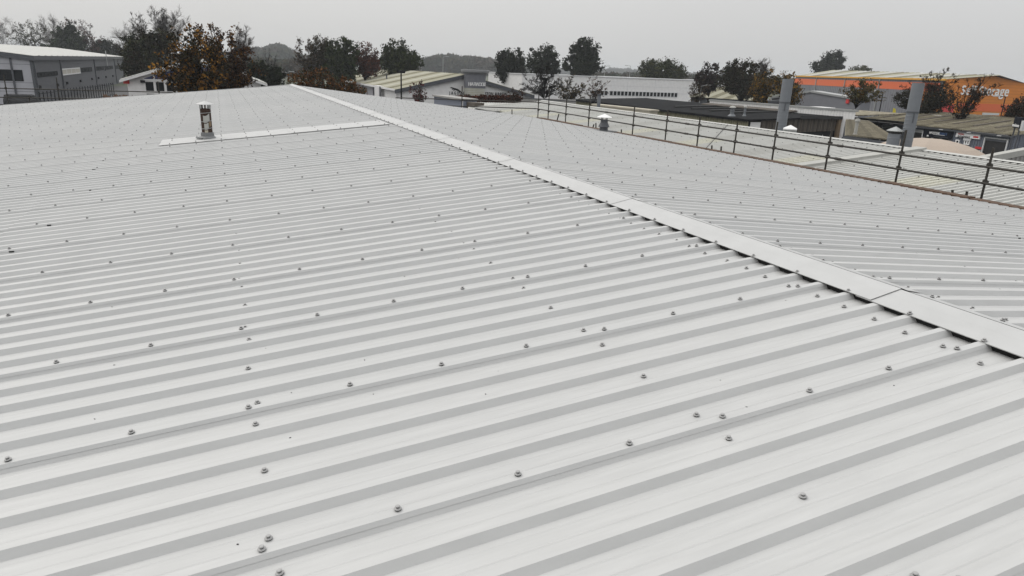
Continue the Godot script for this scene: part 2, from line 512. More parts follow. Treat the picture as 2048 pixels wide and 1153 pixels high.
func flue():
	var b := roof_pt(-0.25, -14.82, 0.0)
	var t := thing("flue_pipe", "rust-streaked metal flue pipe with a pale conical rain cap on the ribbed roof", "flue", b)
	part(t, "collar", lathe_mesh([Vector2(0.17, 0.012), Vector2(0.145, 0.025), Vector2(0.12, 0.05), Vector2(0.118, 0.115), Vector2(0.1, 0.12)], 16), M.lead)
	var fl := st0()
	for k in 14:
		var a := TAU * k / 14
		bx(fl, Vector3(cos(a) * 0.18, 0.014, sin(a) * 0.18), Vector3(0.07, 0.012, 0.05), Basis(Vector3.UP, -a))
	part(t, "flange", fin(fl), M.lead)
	part(t, "pipe", lathe_mesh([Vector2(0.096, 0.1), Vector2(0.096, 0.56), Vector2(0.088, 0.56), Vector2(0.088, 0.3)], 20), M.flue_rust)
	for q in [[0.33, 0.46, 0.9, 2.1, M.old_grey], [0.2, 0.315, 1.2, 2.0, M.old_grey], [0.21, 0.31, 0.6, 1.1, M.timber], [0.12, 0.19, 1.4, 2.0, M.cream_wall]]:   # foil wrap hanging in strips
		var s := st0()
		for k in 8:
			var a0: float = lerpf(q[2], q[3], k / 8.0)
			var a1: float = lerpf(q[2], q[3], (k + 1) / 8.0)
			var l0: float = 0.02 * sin(a0 * 3.0) + (a0 - 1.3) * -0.03
			var l1: float = 0.02 * sin(a1 * 3.0) + (a1 - 1.3) * -0.03
			quad(s, Vector3(cos(a0) * 0.101, q[0] + l0, sin(a0) * 0.101), Vector3(cos(a1) * 0.101, q[0] + l1, sin(a1) * 0.101), Vector3(cos(a1) * 0.101, q[1] + l1, sin(a1) * 0.101), Vector3(cos(a0) * 0.101, q[1] + l0, sin(a0) * 0.101))
		part(t, "foil_wrap", fin(s), q[4])
	for h in [0.195, 0.328, 0.485]:
		var s := st0()
		for k in 16:
			var a0 := TAU * k / 16
			var a1 := TAU * (k + 1) / 16
			tube(s, Vector3(cos(a0) * 0.103, h + 0.012 * cos(a0), sin(a0) * 0.103), Vector3(cos(a1) * 0.103, h + 0.012 * cos(a1), sin(a1) * 0.103), 0.006, 0.006, 5, false)
		part(t, "band", fin(s), M.galv)
	for k in 5:
		var a := TAU * k / 5 + 0.3
		part(t, "cap_strut", box_mesh(Vector3(cos(a) * 0.09, 0.6, sin(a) * 0.09), Vector3(0.028, 0.1, 0.028)), M.flue_rust if k % 2 else M.galv)
	part(t, "rain_cap", lathe_mesh([Vector2(0, 0.705), Vector2(0.168, 0.645), Vector2(0.168, 0.638), Vector2(0, 0.69)], 20), M.cap)
	# the cowl at the eave
	var c := roof_pt(13.55, -23.6, 0.0)
	t = thing("roof_cowl", "dark roof vent cowl with flared skirt and pale cone cap at the eave boards", "vent", c)
	part(t, "flashing", box_mesh(Vector3(0, 0.012, 0), Vector3(0.75, 0.024, 0.8)), M.lead)
	part(t, "stack", lathe_mesh([Vector2(0.16, 0), Vector2(0.16, 0.14), Vector2(0.22, 0.16), Vector2(0.14, 0.32), Vector2(0.14, 0.42), Vector2(0.0, 0.42)], 18), M.slate)
	for k in 4:
		part(t, "cap_strut", box_mesh(Vector3(cos(k * 1.57) * 0.12, 0.46, sin(k * 1.57) * 0.12), Vector3(0.02, 0.12, 0.02)), M.slate)
	part(t, "rain_cap", lathe_mesh([Vector2(0, 0.64), Vector2(0.29, 0.52), Vector2(0.29, 0.51), Vector2(0, 0.6)], 18), M.white)

func coupler(t: Node3D, p: Vector3, ax: Vector3):
	var s := st0()
	tube(s, p - Vector3(0, 0.045, 0), p + Vector3(0, 0.045, 0), 0.042, 0.042, 8)
	bx(s, p + ax * 0.03, Vector3(0.085, 0.06, 0.085))
	part(t, "coupler", fin(s), M.tube)
func scaffolds():
	var x := 14.45
	var t := thing("scaffold_guardrail", "dark steel scaffold guardrail of posts and two rails along the eave boards", "scaffold", Vector3(x, 0, -17))
	var o := t.position
	var rows := [[-31.7, -1.13], [-30.5, -0.78], [-28.66, -1.05], [-26.5, -0.95], [-22.95, -1.12], [-20.82, -1.13], [-18.98, -1.23], [-17.15, -1.26], [-15.48, -1.11], [-13.55, -1.16], [-11.46, -0.97], [-9.41, -1.14], [-7.3, -1.1], [-5.2, -1.1]]
	for r in rows:
		var lean: float = rng.randf_range(-0.03, 0.03)
		part(t, "post", tube_mesh(Vector3(x, 0, r[0]) - o, Vector3(x, HC + r[1], r[0] + lean) - o, 0.0242, 0.0242, 10), M.tube)
		for y in [-1.5, -1.84]:
			coupler(t, Vector3(x, HC + y + 0.01, r[0] + lean * 0.7) - o, Vector3(0.6, 0, 0))
	for y in [[-1.47, -1.53], [-1.78, -1.86]]:
		for seg in [[-32.0, -24.9], [-25.0, -19.5], [-19.6, -13.1], [-13.2, -7.0], [-7.05, -3.0]]:
			var f0: float = (seg[0] + 32.0) / 24.0
			var f1: float = (seg[1] + 32.0) / 24.0
			part(t, "rail", tube_mesh(Vector3(x - 0.05, HC + lerpf(y[0], y[1], f0), seg[0]) - o, Vector3(x - 0.05, HC + lerpf(y[0], y[1], f1), seg[1]) - o, 0.0242, 0.0242, 10), M.tube)
		for z in [-24.95, -19.55, -13.15]:
			part(t, "sleeve", tube_mesh(Vector3(x - 0.05, HC + lerpf(y[0], y[1], (z + 32) / 24.0), z - 0.09) - o, Vector3(x - 0.05, HC + lerpf(y[0], y[1], (z + 32) / 24.0), z + 0.09) - o, 0.034, 0.034, 8), M.tube)
	for q in [[1114, 236, 1118, 228], [1192, 257, 1192, 246], [1184, 256, 1188, 249], [1243, 268, 1243, 259], [1424, 300, 1424, 291], [1442, 302, 1443, 293], [1905, 388, 1906, 380], [1932, 393, 1935, 383]]:
		var a := pt_x(q[0], q[1] + 6, x - 0.1)
		var b := pt_x(q[2], q[3], x - 0.1)
		part(t, "tube_stub", tube_mesh(a - o, b - o, 0.026, 0.026, 10), M.tube)
	# round the far corner, along the verge
	t = thing("scaffold_guardrail", "short scaffold guardrail crossing in front of the blue-grey shed at the roof's far corner", "scaffold", Vector3(12, 0, -33))
	o = t.position
	var ga := Vector3(14.5, HC - 1.47, -31.75)
	var gb := Vector3(8.2, HC - 1.56, -35.2)
	for k in 2:
		var dy: float = [0.0, -0.31][k]
		part(t, "rail", tube_mesh(ga + Vector3(0, dy, 0) - o, gb.lerp(ga, 0.0 if k == 0 else 0.35) + Vector3(0, dy, 0) - o, 0.0242, 0.0242, 10), M.tube)
	for q in [[869, 172], [940, 172]]:
		var k: float = 0.83 if q[0] == 869 else 0.53
		var b := ga.lerp(gb, k)
		var top := HC - 0.87
		part(t, "post", tube_mesh(Vector3(b.x, 0, b.z - 0.05) - o, Vector3(b.x, top, b.z - 0.05) - o, 0.0242, 0.0242, 10), M.tube)
		coupler(t, b - o, Vector3(0, 0, -0.8))
	part(t, "tube_stub", tube_mesh(pt_z(1024, 232, -32.4) - o, pt_z(1024, 219, -32.4) - o, 0.026, 0.026, 8), M.tube)
	# the far left verge
	t = thing("scaffold_guardrail", "low scaffold rails beyond the roof verge in front of the grey unit", "scaffold", Vector3(-6, 0, -38.3))
	o = t.position
	part(t, "rail", tube_mesh(Vector3(-10.5, HC - 1.66, -38.3) - o, Vector3(-2.0, HC - 1.68, -38.3) - o, 0.0242, 0.0242, 10), M.tube)
	part(t, "rail", tube_mesh(Vector3(-10.5, HC - 2.06, -38.3) - o, Vector3(-4.0, HC - 2.04, -38.3) - o, 0.0242, 0.0242, 10), M.tube)
	for q in [[-8.78, -1.09], [-6.78, -1.13], [-2.62, -1.19], [-7.95, -1.95]]:
		part(t, "post", tube_mesh(Vector3(q[0], 0, -38.35) - o, Vector3(q[0], HC + q[1], -38.35) - o, 0.0242, 0.0242, 10), M.tube)
		if q[1] > -1.5: coupler(t, Vector3(q[0], HC - 1.66, -38.33) - o, Vector3.ZERO)

# ---------------------------------------------------------------- generic building pieces
func wall_frame(a: Vector3, b: Vector3) -> Transform3D:     # at a, x towards b, z towards the camera's side
	var x := flat(b - a).normalized()
	var z := x.cross(Vector3.UP).normalized()
	return Transform3D(Basis(x, Vector3.UP, z), flat(a))
func on_wall(w: Node3D, px: float, py: float) -> Vector3:   # pixel to the wall's own x, y
	var r := ray(px, py)
	var n := w.transform.basis.z
	var eye := Vector3(0, HC, 0)
	var s := (w.position - eye).dot(n) / r.dot(n)
	return w.transform.affine_inverse() * (eye + r * s)
func ribs(n: String, w: Node3D, x0: float, x1: float, y0: float, y1: float, z: float, pitch: float, depth: float, mat: Material, y1b := -1.0):
	var s := st0()
	var c := int(round(absf(x1 - x0) / pitch))
	var top1 := y1 if y1b < 0 else y1b
	for i in c:
		var a := lerpf(x0, x1, float(i) / c)
		var st := (x1 - x0) / c
		var p := [[a, 0.0], [a + st * 0.35, 0.0], [a + st * 0.45, depth], [a + st * 0.9, depth], [a + st, 0.0]]
		for k in 4:
			var u0: float = (p[k][0] - x0) / (x1 - x0)
			var u1: float = (p[k + 1][0] - x0) / (x1 - x0)
			quad(s, Vector3(p[k][0], y0, z + p[k][1]), Vector3(p[k][0], lerpf(y1, top1, u0), z + p[k][1]), Vector3(p[k + 1][0], lerpf(y1, top1, u1), z + p[k + 1][1]), Vector3(p[k + 1][0], y0, z + p[k + 1][1]))
	return part(w, n, fin(s), mat)
func lbox(w: Node3D, n: String, x0: float, x1: float, y0: float, y1: float, z0: float, z1: float, mat: Material) -> MeshInstance3D:
	return part(w, n, box_mesh(Vector3((x0 + x1) / 2, (y0 + y1) / 2, (z0 + z1) / 2), Vector3(absf(x1 - x0), absf(y1 - y0), absf(z1 - z0))), mat)
func window(w: Node3D, a: Vector3, b: Vector3, panes: int, frame: Material, glass: Material, fwid := 0.06, n := "window"):
	var x0 := minf(a.x, b.x)
	var x1 := maxf(a.x, b.x)
	var y0 := minf(a.y, b.y)
	var y1 := maxf(a.y, b.y)
	var s := st0()
	bx(s, Vector3((x0 + x1) / 2, y0, 0.045), Vector3(x1 - x0 + fwid, fwid, 0.09))
	bx(s, Vector3((x0 + x1) / 2, y1, 0.045), Vector3(x1 - x0 + fwid, fwid, 0.09))
	for k in panes + 1:
		bx(s, Vector3(lerpf(x0, x1, float(k) / panes), (y0 + y1) / 2, 0.04), Vector3(fwid, y1 - y0 - fwid - 0.004, 0.08))
	var f := part(w, n, fin(s), frame)
	var pw := (x1 - x0) / panes
	for k in panes:
		part(f, "pane", box_mesh(Vector3(x0 + pw * (k + 0.5), (y0 + y1) / 2, 0.015), Vector3(pw - fwid * 0.6, y1 - y0 - fwid * 0.6, 0.02)), glass)
	return f
func roof_sheets(w: Node3D, n: String, p00: Vector3, p10: Vector3, p11: Vector3, p01: Vector3, count: int, rib: int, rh: float, mats: Array, thick := 0.0):
	var inv := w.transform.affine_inverse()
	var nrm := (p10 - p00).cross(p01 - p00).normalized()
	if nrm.y < 0: nrm = -nrm
	for i in count:
		var s := st0()
		var us := []
		for k in rib:
			var b := float(k) / rib
			for q in [[0.0, 0.0], [0.58, 0.0], [0.66, 1.0], [0.92, 1.0]]:
				us.append([(i + b + q[0] / rib) / count, q[1] * rh])
		us.append([(i + 1.0) / count, 0.0])
		var lift := 0.008 * (i % 2)
		for k in us.size() - 1:
			var u0: float = us[k][0]
			var u1: float = us[k + 1][0]
			var h0: float = us[k][1] + lift
			var h1: float = us[k + 1][1] + lift
			quad(s, inv * (p00.lerp(p10, u0) + nrm * h0), inv * (p01.lerp(p11, u0) + nrm * h0), inv * (p01.lerp(p11, u1) + nrm * h1), inv * (p00.lerp(p10, u1) + nrm * h1))
		part(w, n, fin(s), mats[i % mats.size()])
	if thick > 0:
		var s2 := st0()
		prism(s2, [inv * (p00 - nrm * 0.03), inv * (p10 - nrm * 0.03), inv * (p11 - nrm * 0.03), inv * (p01 - nrm * 0.03)], w.transform.basis.inverse() * Vector3(0, -thick, 0))
		part(w, "roof_edge", fin(s2), M.slate)

# ---------------------------------------------------------------- the roof next door
func neighbour():
	var w := thing("workshop", "long workshop with weathered white ribbed roof and cream rooflights beside the scaffold", "workshop", Vector3(19.6, 0, -20))
	var inv := w.transform.affine_inverse()
	var y0 := HC - 2.36
	var y1 := HC - 1.885
	var rl := [4, 8, 12, 17, 21, 26, 30, 35, 39]
	for i in 45:
		var za := -42.3 + i
		var zb := za + 1.0
		var is_light := i in rl
		var a := Vector3(14.62, y0, za)
		var b := Vector3(14.62, y0, zb)
		var c := Vector3(19.6, y1, zb)
		var d := Vector3(19.6, y1, za)
		var mw: Material = M.nb_a if i % 3 else M.nb_b
		if is_light:
			roof_sheets(w, "rooflight", a + (d - a) * 0.06, b + (c - b) * 0.06, b.lerp(c, 0.42), a.lerp(d, 0.42), 1, 5, 0.048, [M.rooflight])
			roof_sheets(w, "roof_sheet", a.lerp(d, 0.41), b.lerp(c, 0.41), c, d, 1, 5, 0.048, [mw])
		else:
			roof_sheets(w, "roof_sheet", a, b, c, d, 1, 5, 0.048, [mw])
	roof_sheets(w, "roof_sheet", Vector3(24.6, y0, 2.7), Vector3(24.6, y0, -42.3), Vector3(19.6, y1, -42.3), Vector3(19.6, y1, 2.7), 45, 4, 0.04, [M.nb_a, M.nb_b])
	for k in 15:
		var s := st0()
		var za := -42.4 + 3.0 * k
		var zb := za + 3.02
		for q in [[19.42, 19.6], [19.78, 19.6]]:
			quad(s, Vector3(q[0], y1 + 0.042, za), Vector3(q[0], y1 + 0.042, zb), Vector3(19.6, y1 + 0.07, zb), Vector3(19.6, y1 + 0.07, za))
		part(w, "ridge_cap", fin(s), M.nb_a, inv)
	part(w, "foam_closer", box_mesh(inv * Vector3(19.56, y1 + 0.018, -19.8), Vector3(0.22, 0.03, 44.8)), M.foam)
	# dark fixings
	var s1 := st0()
	lathe(s1, Vector3.ZERO, [Vector2(0, 0.016), Vector2(0.012, 0.014), Vector2(0.018, 0.0)], 6)
	var mm := MultiMesh.new()
	mm.transform_format = MultiMesh.TRANSFORM_3D
	mm.mesh = fin(s1)
	var sp := []
	for i in 45:
		for u in [0.08, 0.3, 0.43, 0.62, 0.84]:
			for k in 2:
				var z: float = -42.3 + i + 0.19 + 0.5 * k
				sp.append(Vector3(lerpf(14.62, 19.6, u + rng.randf_range(-0.006, 0.006)), lerpf(y0, y1, u) + 0.045, z))
	mm.instance_count = sp.size()
	for i in sp.size(): mm.set_instance_transform(i, Transform3D(Basis.IDENTITY, sp[i] - w.position))
	var mi := MultiMeshInstance3D.new()
	mi.name = "fixings"
	mi.multimesh = mm
	mi.material_override = M.rubber
	mi.set_meta("kind", "stuff")
	w.add_child(mi)
	# the grey flashing strip that runs up the slope
	var b := Basis(Vector3(4.98, y1 - y0, 0).normalized(), Vector3(-(y1 - y0), 4.98, 0).normalized(), Vector3(0, 0, 1))
	var sf := st0()
	bx(sf, inv * Vector3(17.15, (y0 + y1) / 2 + 0.07, -14.9), Vector3(5.0, 0.1, 0.36), b)
	part(w, "flashing_strip", fin(sf), M.old_grey)
	part(w, "wall", box_mesh(inv * Vector3(14.75, y0 / 2 - 0.05, -19.8), Vector3(0.15, y0 - 0.1, 44.6)), M.off_white)
	part(w, "wall", box_mesh(inv * Vector3(24.45, y0 / 2 - 0.05, -19.8), Vector3(0.15, y0 - 0.1, 44.6)), M.off_white)
	for z in [-42.1, 2.5]:
		part(w, "wall", prism_mesh([inv * Vector3(14.83, 0, z), inv * Vector3(14.83, y0 - 0.05, z), inv * Vector3(19.6, y1 - 0.05, z), inv * Vector3(24.37, y0 - 0.05, z), inv * Vector3(24.37, 0, z)], Vector3(0, 0, 0.1)), M.off_white)
	var c := thing("cable", "thin black cable lying across the white workshop roof up to its ridge", "cable", Vector3(17, y0, -22))
	part(c, "cable", tube_mesh(Vector3(15.0, y0 + 0.085, -19.2) - c.position, Vector3(19.4, y1 + 0.06, -23.6) - c.position, 0.012, 0.012, 6), M.rubber)
	# tall round ducts rising behind the ridge
	for q in [[1565, 262, 1577, 158, 20.5, "grey spiral duct stack rising in front of the autumn trees", 21.6], [1826, 296, 1838, 166, 22.5, "grey spiral duct stack rising beside the small capped vent", 21.4]]:
		var top := pt_x(q[2], q[3], q[6])
		var bot := flat(top, y1 - 0.5)
		var r: float = span(q[4], top) * 0.5
		var t := thing("duct_stack", q[5], "duct", bot, "duct stacks")
		var hgt := top.y - bot.y
		var smooth := hgt * 0.62
		part(t, "upper_pipe", lathe_mesh([Vector2(r * 1.03, smooth), Vector2(r * 1.03, hgt), Vector2(r * 0.96, hgt), Vector2(r * 0.96, hgt - 0.4), Vector2(0, hgt - 0.4)], 24), M.duct)
		var pr := []
		var y := 0.0
		while y < smooth:
			pr.append_array([Vector2(r, y), Vector2(r, y + 0.1), Vector2(r * 1.03, y + 0.108), Vector2(r * 1.03, y + 0.122), Vector2(r, y + 0.13)])
			y += 0.13
		pr.append(Vector2(r * 1.03, smooth))
		part(t, "spiral_pipe", lathe_mesh(pr, 24), M.duct)
		part(t, "clamp_band", lathe_mesh([Vector2(r * 1.02, smooth - 0.03), Vector2(r * 1.07, smooth - 0.03), Vector2(r * 1.07, smooth + 0.03), Vector2(r * 1.02, smooth + 0.03)], 24), M.slate)
		part(t, "bracket", box_mesh(Vector3(-r * 0.6, smooth - 0.18, r * 0.9), Vector3(0.03, 0.3, 0.03)), M.slate)
	var p := pt_x(1793, 253, 21.0)
	var v := thing("capped_vent", "short ribbed grey vent drum under a pale cone cap", "vent", flat(p, y1 - 0.3))
	var vh := p.y - v.position.y
	part(v, "drum", lathe_mesh([Vector2(0.2, 0), Vector2(0.2, vh * 0.3), Vector2(0.21, vh * 0.31), Vector2(0.2, vh * 0.33), Vector2(0.2, vh * 0.55), Vector2(0.21, vh * 0.56), Vector2(0.2, vh * 0.58), Vector2(0.2, vh - 0.24), Vector2(0, vh - 0.24)], 20), M.duct)
	part(v, "neck", lathe_mesh([Vector2(0.16, vh - 0.24), Vector2(0.16, vh - 0.15)], 16), M.black)
	part(v, "cone_cap", lathe_mesh([Vector2(0, vh), Vector2(0.27, vh - 0.14), Vector2(0.26, vh - 0.16), Vector2(0, vh - 0.1)], 20), M.galv)
	p = pt_x(1582, 250, 20.9)
	v = thing("pyramid_vent", "small white pyramid-capped vent at the foot of the duct stack", "vent", flat(p, y1 - 0.25))
	vh = p.y - v.position.y
	part(v, "box", box_mesh(Vector3(0, (vh - 0.16) / 2, 0), Vector3(0.36, vh - 0.16, 0.36)), M.galv)
	part(v, "cap", lathe_mesh([Vector2(0, vh), Vector2(0.36, vh - 0.14), Vector2(0.36, vh - 0.18), Vector2(0, vh - 0.17)], 4), M.white)

# ---------------------------------------------------------------- buildings on the left
func grey_unit():
	var a := pt_d(62, 113, 133.0)
	var eave := a.y
	var fr := Transform3D(Basis(Vector3(0, 0, -1), Vector3.UP, Vector3(1, 0, 0)), flat(a))     # the long side runs along -z
	var w := thing("grey_unit", "grey industrial unit with strip windows and a pale shallow roof behind the dark van", "building", fr.origin, "", fr.basis)
	var far := on_wall(w, 243, 114).x
	lbox(w, "side_wall", 0.02, far, 0, eave - 0.25, -0.3, 0, M.mid_grey)
	lbox(w, "gutter", -0.2, far + 0.2, eave - 0.55, eave + 0.12, 0.01, 0.35, M.slate)
	for px in [[63, 113], [116.5, 113], [185, 113], [226, 114], [242, 114]]:
		var x := on_wall(w, px[0], px[1]).x
		lbox(w, "downpipe", x - 0.12, x + 0.12, 0.05, eave - 0.56, 0.004, 0.22, M.slate)
	for q in [[74, 143, 113, 151, 6], [162, 135, 182, 144, 3], [189, 133, 206, 141, 3], [209, 132, 224, 139, 3], [230, 131, 242, 137.5, 3]]:
		window(w, on_wall(w, q[0], q[3] + (3 if q[0] == 74 else 0)), on_wall(w, q[2], q[1]), q[4], M.dark, M.glass, 0.18)
	var pa := on_wall(w, 123, 150)
	var pb := on_wall(w, 158, 136)
	window(w, pa, pb, 4, M.white, M.blind, 0.2)
	for q in [[77, 174], [113, 170], [132, 166], [159, 162], [182, 158], [195, 156], [210, 154], [224, 152]]:
		var c := on_wall(w, q[0], q[1])
		lbox(w, "wall_lamp", c.x - 0.35, c.x + 0.35, c.y - 0.22, c.y + 0.22, 0.004, 0.3, M.dark)
	var c2 := on_wall(w, 207, 112)
	part(w, "flue", tube_mesh(Vector3(c2.x, eave - 2.2, 0.5), Vector3(c2.x, eave + 1.5, 0.5), 0.1, 0.1, 8), M.galv)
	part(w, "flue_elbow", tube_mesh(Vector3(c2.x, eave - 2.2, 0.5), Vector3(c2.x - 2.0, eave - 3.2, 0.1), 0.1, 0.1, 8), M.dark)
	# gable front, facing +z: local -x side
	var wid := 34.0
	var rise := 1.75
	part(w, "gable_wall", prism_mesh([Vector3(0, 0, 0.0), Vector3(0, eave - 0.25, 0.0), Vector3(0, eave - 0.25 + rise, -wid / 2), Vector3(0, eave - 0.25, -wid), Vector3(0, 0, -wid)], Vector3(0.3, 0, 0)), M.silver)
	for h in [1.9, 3.2, 5.9]:
		lbox(w, "cladding_joint", -0.012, -0.002, h, h + 0.05, -wid, -0.3, M.mid_grey)
	lbox(w, "downpipe", -0.2, -0.004, 0.05, eave + 0.2, -2.9, -2.65, M.slate)
	lbox(w, "corner_trim", -0.1, 0.0, 0.05, eave - 0.3, -0.35, 0.004, M.slate)
	thing_window(w, -0.05, -14.0, -1.5, 3.55, 5.0)
	var inv := w.transform.affine_inverse()
	var o := fr.origin
	var e0 := o + Vector3(0.35, eave + 0.12, 0.4)
	var e1 := e0 + Vector3(0, 0, -far - 0.6)
	var r0 := o + Vector3(-wid / 2, eave + rise + 0.15, 0.4)
	var r1 := r0 + Vector3(0, 0, -far - 0.6)
	roof_sheets(w, "roof_panel", e0, e1, r1, r0, 24, 1, 0.06, [M.off_roof, M.nb_a], 0.0)
	var q0 := o + Vector3(-wid - 0.3, eave + 0.1, 0.4)
	roof_sheets(w, "roof_panel", q0, q0 + Vector3(0, 0, -far - 0.6), r1, r0, 12, 1, 0.06, [M.off_roof], 0.0)
	part(w, "verge_fascia", prism_mesh([inv * (e0 - Vector3(0, 0.75, 0)), inv * (e0 - Vector3(0, 0.04, 0)), inv * (r0 - Vector3(0, 0.04, 0)), inv * (r0 - Vector3(0, 0.75, 0))], Vector3(0.25, 0, 0)), M.slate)
func thing_window(w: Node3D, x: float, z0: float, z1: float, y0: float, y1: float):
	var f := lbox(w, "window", x - 0.03, x + 0.03, y0 - 0.1, y1 + 0.1, z0, z1, M.dark)
	for k in 6:
		var a := lerpf(z0, z1, k / 6.0)
		part(f, "pane", box_mesh(Vector3(x - 0.045, (y0 + y1) / 2, a + (z1 - z0) / 12), Vector3(0.02, y1 - y0, (z1 - z0) / 6 - 0.12)), M.glass)
	for k in 2:
		var zz := -5.2 - 4.6 * k
		part(f, "brace", tube_mesh(Vector3(x - 0.08, y0 + 0.05, zz - (0.7 if k == 0 else -0.7)), Vector3(x - 0.08, y1 - 0.05, zz + (0.7 if k == 0 else -0.7)), 0.1, 0.1, 6), M.white)
	return f

func gable_hall():
	var z := pt_d(246, 157, 78).z
	var a := pt_z(246, 159, z)
	var b := pt_z(527, 163, z)
	var w := thing("gable_hall", "white gabled hall with blue glazing behind the orange maple", "building", flat(a), "", Basis.IDENTITY)
	var wd := b.x - a.x
	var e := (a.y + b.y) / 2
	var pk := pt_z(380, 117, z).y
	part(w, "wall", prism_mesh([Vector3(0.3, 0, 0), Vector3(0.3, e - 0.15, 0), Vector3(wd / 2, pk - 0.3, 0), Vector3(wd - 0.3, e - 0.15, 0), Vector3(wd - 0.3, 0, 0)], Vector3(0, 0, -30)), M.white)
	for k in 5:
		lbox(w, "weatherboard_joint", 0.35, wd * 0.22, 1.2 + 0.75 * k, 1.23 + 0.75 * k, 0.002, 0.012, M.off_white)
	# glazed middle of the gable
	var x0 := on_wall(w, 288, 170).x
	var x1 := on_wall(w, 470, 170).x
	var n := 9
	for k in n:
		var xa := lerpf(x0, x1, float(k) / n)
		var xb := lerpf(x0, x1, (k + 1.0) / n)
		var ya := e + (pk - e) * (1.0 - absf(xa - wd / 2) / (wd / 2)) - 0.5
		var yb := e + (pk - e) * (1.0 - absf(xb - wd / 2) / (wd / 2)) - 0.5
		part(w, "blue_panel", prism_mesh([Vector3(xa + 0.06, e + 0.02, 0.004), Vector3(xa + 0.06, ya, 0.004), Vector3(xb - 0.06, yb, 0.004), Vector3(xb - 0.06, e + 0.02, 0.004)], Vector3(0, 0, 0.05)), M.blue)
		window(w, Vector3(xa + 0.06, e - 1.15, 0), Vector3(xb - 0.06, e - 0.2, 0), 1, M.white, M.glass, 0.1)
		window(w, Vector3(xa + 0.06, e - 2.4, 0), Vector3(xb - 0.06, e - 1.3, 0), 1, M.white, M.glass, 0.1)
		lbox(w, "mullion", xa - 0.06, xa + 0.06, 0.1, minf(ya, yb), 0.004, 0.14, M.white)
	lbox(w, "transom", x0, x1, e - 0.14, e + 0.0, 0.1, 0.16, M.white)
	for s in [0, 1]:
		var q0 := Vector3(-0.3 if s == 0 else wd + 0.3, e - 0.12, 0.6)
		var q1 := Vector3(wd / 2, pk, 0.6)
		roof_sheets(w, "roof_panel", w.transform * q0, w.transform * (q0 - Vector3(0, 0, 31)), w.transform * (q1 - Vector3(0, 0, 31)), w.transform * q1, 8, 3, 0.05, [M.off_roof, M.off_roof])
		part(w, "bargeboard", prism_mesh([q0 - Vector3(0, 0.24, 0), q0 - Vector3(0, 0.03, 0), q1 - Vector3(0, 0.03, 0), q1 - Vector3(0, 0.24, 0)], Vector3(0, 0, -0.1)), M.white)
	var al := on_wall(w, 252, 163)
	lbox(w, "alarm_box", al.x - 0.25, al.x + 0.25, al.y - 0.2, al.y + 0.2, 0.004, 0.15, M.red)
	al = on_wall(w, 285, 163)
	lbox(w, "floodlight", al.x - 0.2, al.x + 0.2, al.y - 0.12, al.y + 0.12, 0.004, 0.25, M.dark)

func van(label: String, p: Vector3, ang: float, body: Material, L := 4.9, Hh := 1.85, wd := 1.9, hood := 0.9, n := "parked_van", cat := "van"):
	var t := thing(n, label, cat, p, "", Basis(Vector3.UP, ang))
	var prof := [Vector2(-L / 2, 0.4), Vector2(-L / 2 + 0.05, Hh * 0.6), Vector2(-L / 2 + 0.22, Hh - 0.06), Vector2(-L / 2 + 0.5, Hh), Vector2(L / 2 - hood - 0.95, Hh), Vector2(L / 2 - hood - 0.7, Hh - 0.08), Vector2(L / 2 - hood, Hh * 0.58), Vector2(L / 2 - 0.2, Hh * 0.5), Vector2(L / 2, Hh * 0.4), Vector2(L / 2, 0.35)]
	var s := st0()
	for k in prof.size():
		var q: Vector2 = prof[k]
		var r: Vector2 = prof[(k + 1) % prof.size()]
		var iq := wd / 2 * (1.0 - 0.12 * clampf((q.y - Hh * 0.55) / (Hh * 0.45), 0, 1))
		var ir := wd / 2 * (1.0 - 0.12 * clampf((r.y - Hh * 0.55) / (Hh * 0.45), 0, 1))
		quad(s, Vector3(q.x, q.y, iq), Vector3(r.x, r.y, ir), Vector3(r.x, r.y, -ir), Vector3(q.x, q.y, -iq))
		for sd in [-1, 1]:
			for v in [Vector3(0, Hh * 0.5, wd / 2 * sd), Vector3(q.x, q.y, iq * sd), Vector3(r.x, r.y, ir * sd)]: s.add_vertex(v)
	part(t, "body", fin(s), body)
	for sd in [-1, 1]:
		part(t, "side_window", box_mesh(Vector3(-0.1 * L, Hh * 0.77, sd * wd * 0.455), Vector3(L * 0.55, Hh * 0.24, 0.05)), M.glass)
		for x in [-L * 0.3, L * 0.3]:
			var wl := part(t, "wheel", tube_mesh(Vector3(x, 0.33, sd * (wd / 2 - 0.2)), Vector3(x, 0.33, sd * (wd / 2 + 0.01)), 0.33, 0.33, 16), M.tyre)
			part(wl, "rim", tube_mesh(Vector3(x, 0.33, sd * (wd / 2 + 0.01)), Vector3(x, 0.33, sd * (wd / 2 + 0.02)), 0.2, 0.2, 12), M.galv)
		part(t, "headlight", box_mesh(Vector3(L / 2 - 0.1, Hh * 0.42, sd * wd * 0.36), Vector3(0.15, 0.14, 0.3)), M.white_clean)
	var ws := st0()
	var a := Vector3(L / 2 - hood - 0.68, Hh - 0.1, 0)
	var b := Vector3(L / 2 - hood, Hh * 0.6, 0)
	prism(ws, [a + Vector3(0, 0, wd * 0.4), a - Vector3(0, 0, wd * 0.4), b - Vector3(0, 0, wd * 0.44), b + Vector3(0, 0, wd * 0.44)], Vector3(0.03, 0.03, 0))
	part(t, "windscreen", fin(ws), M.glass)
	return t

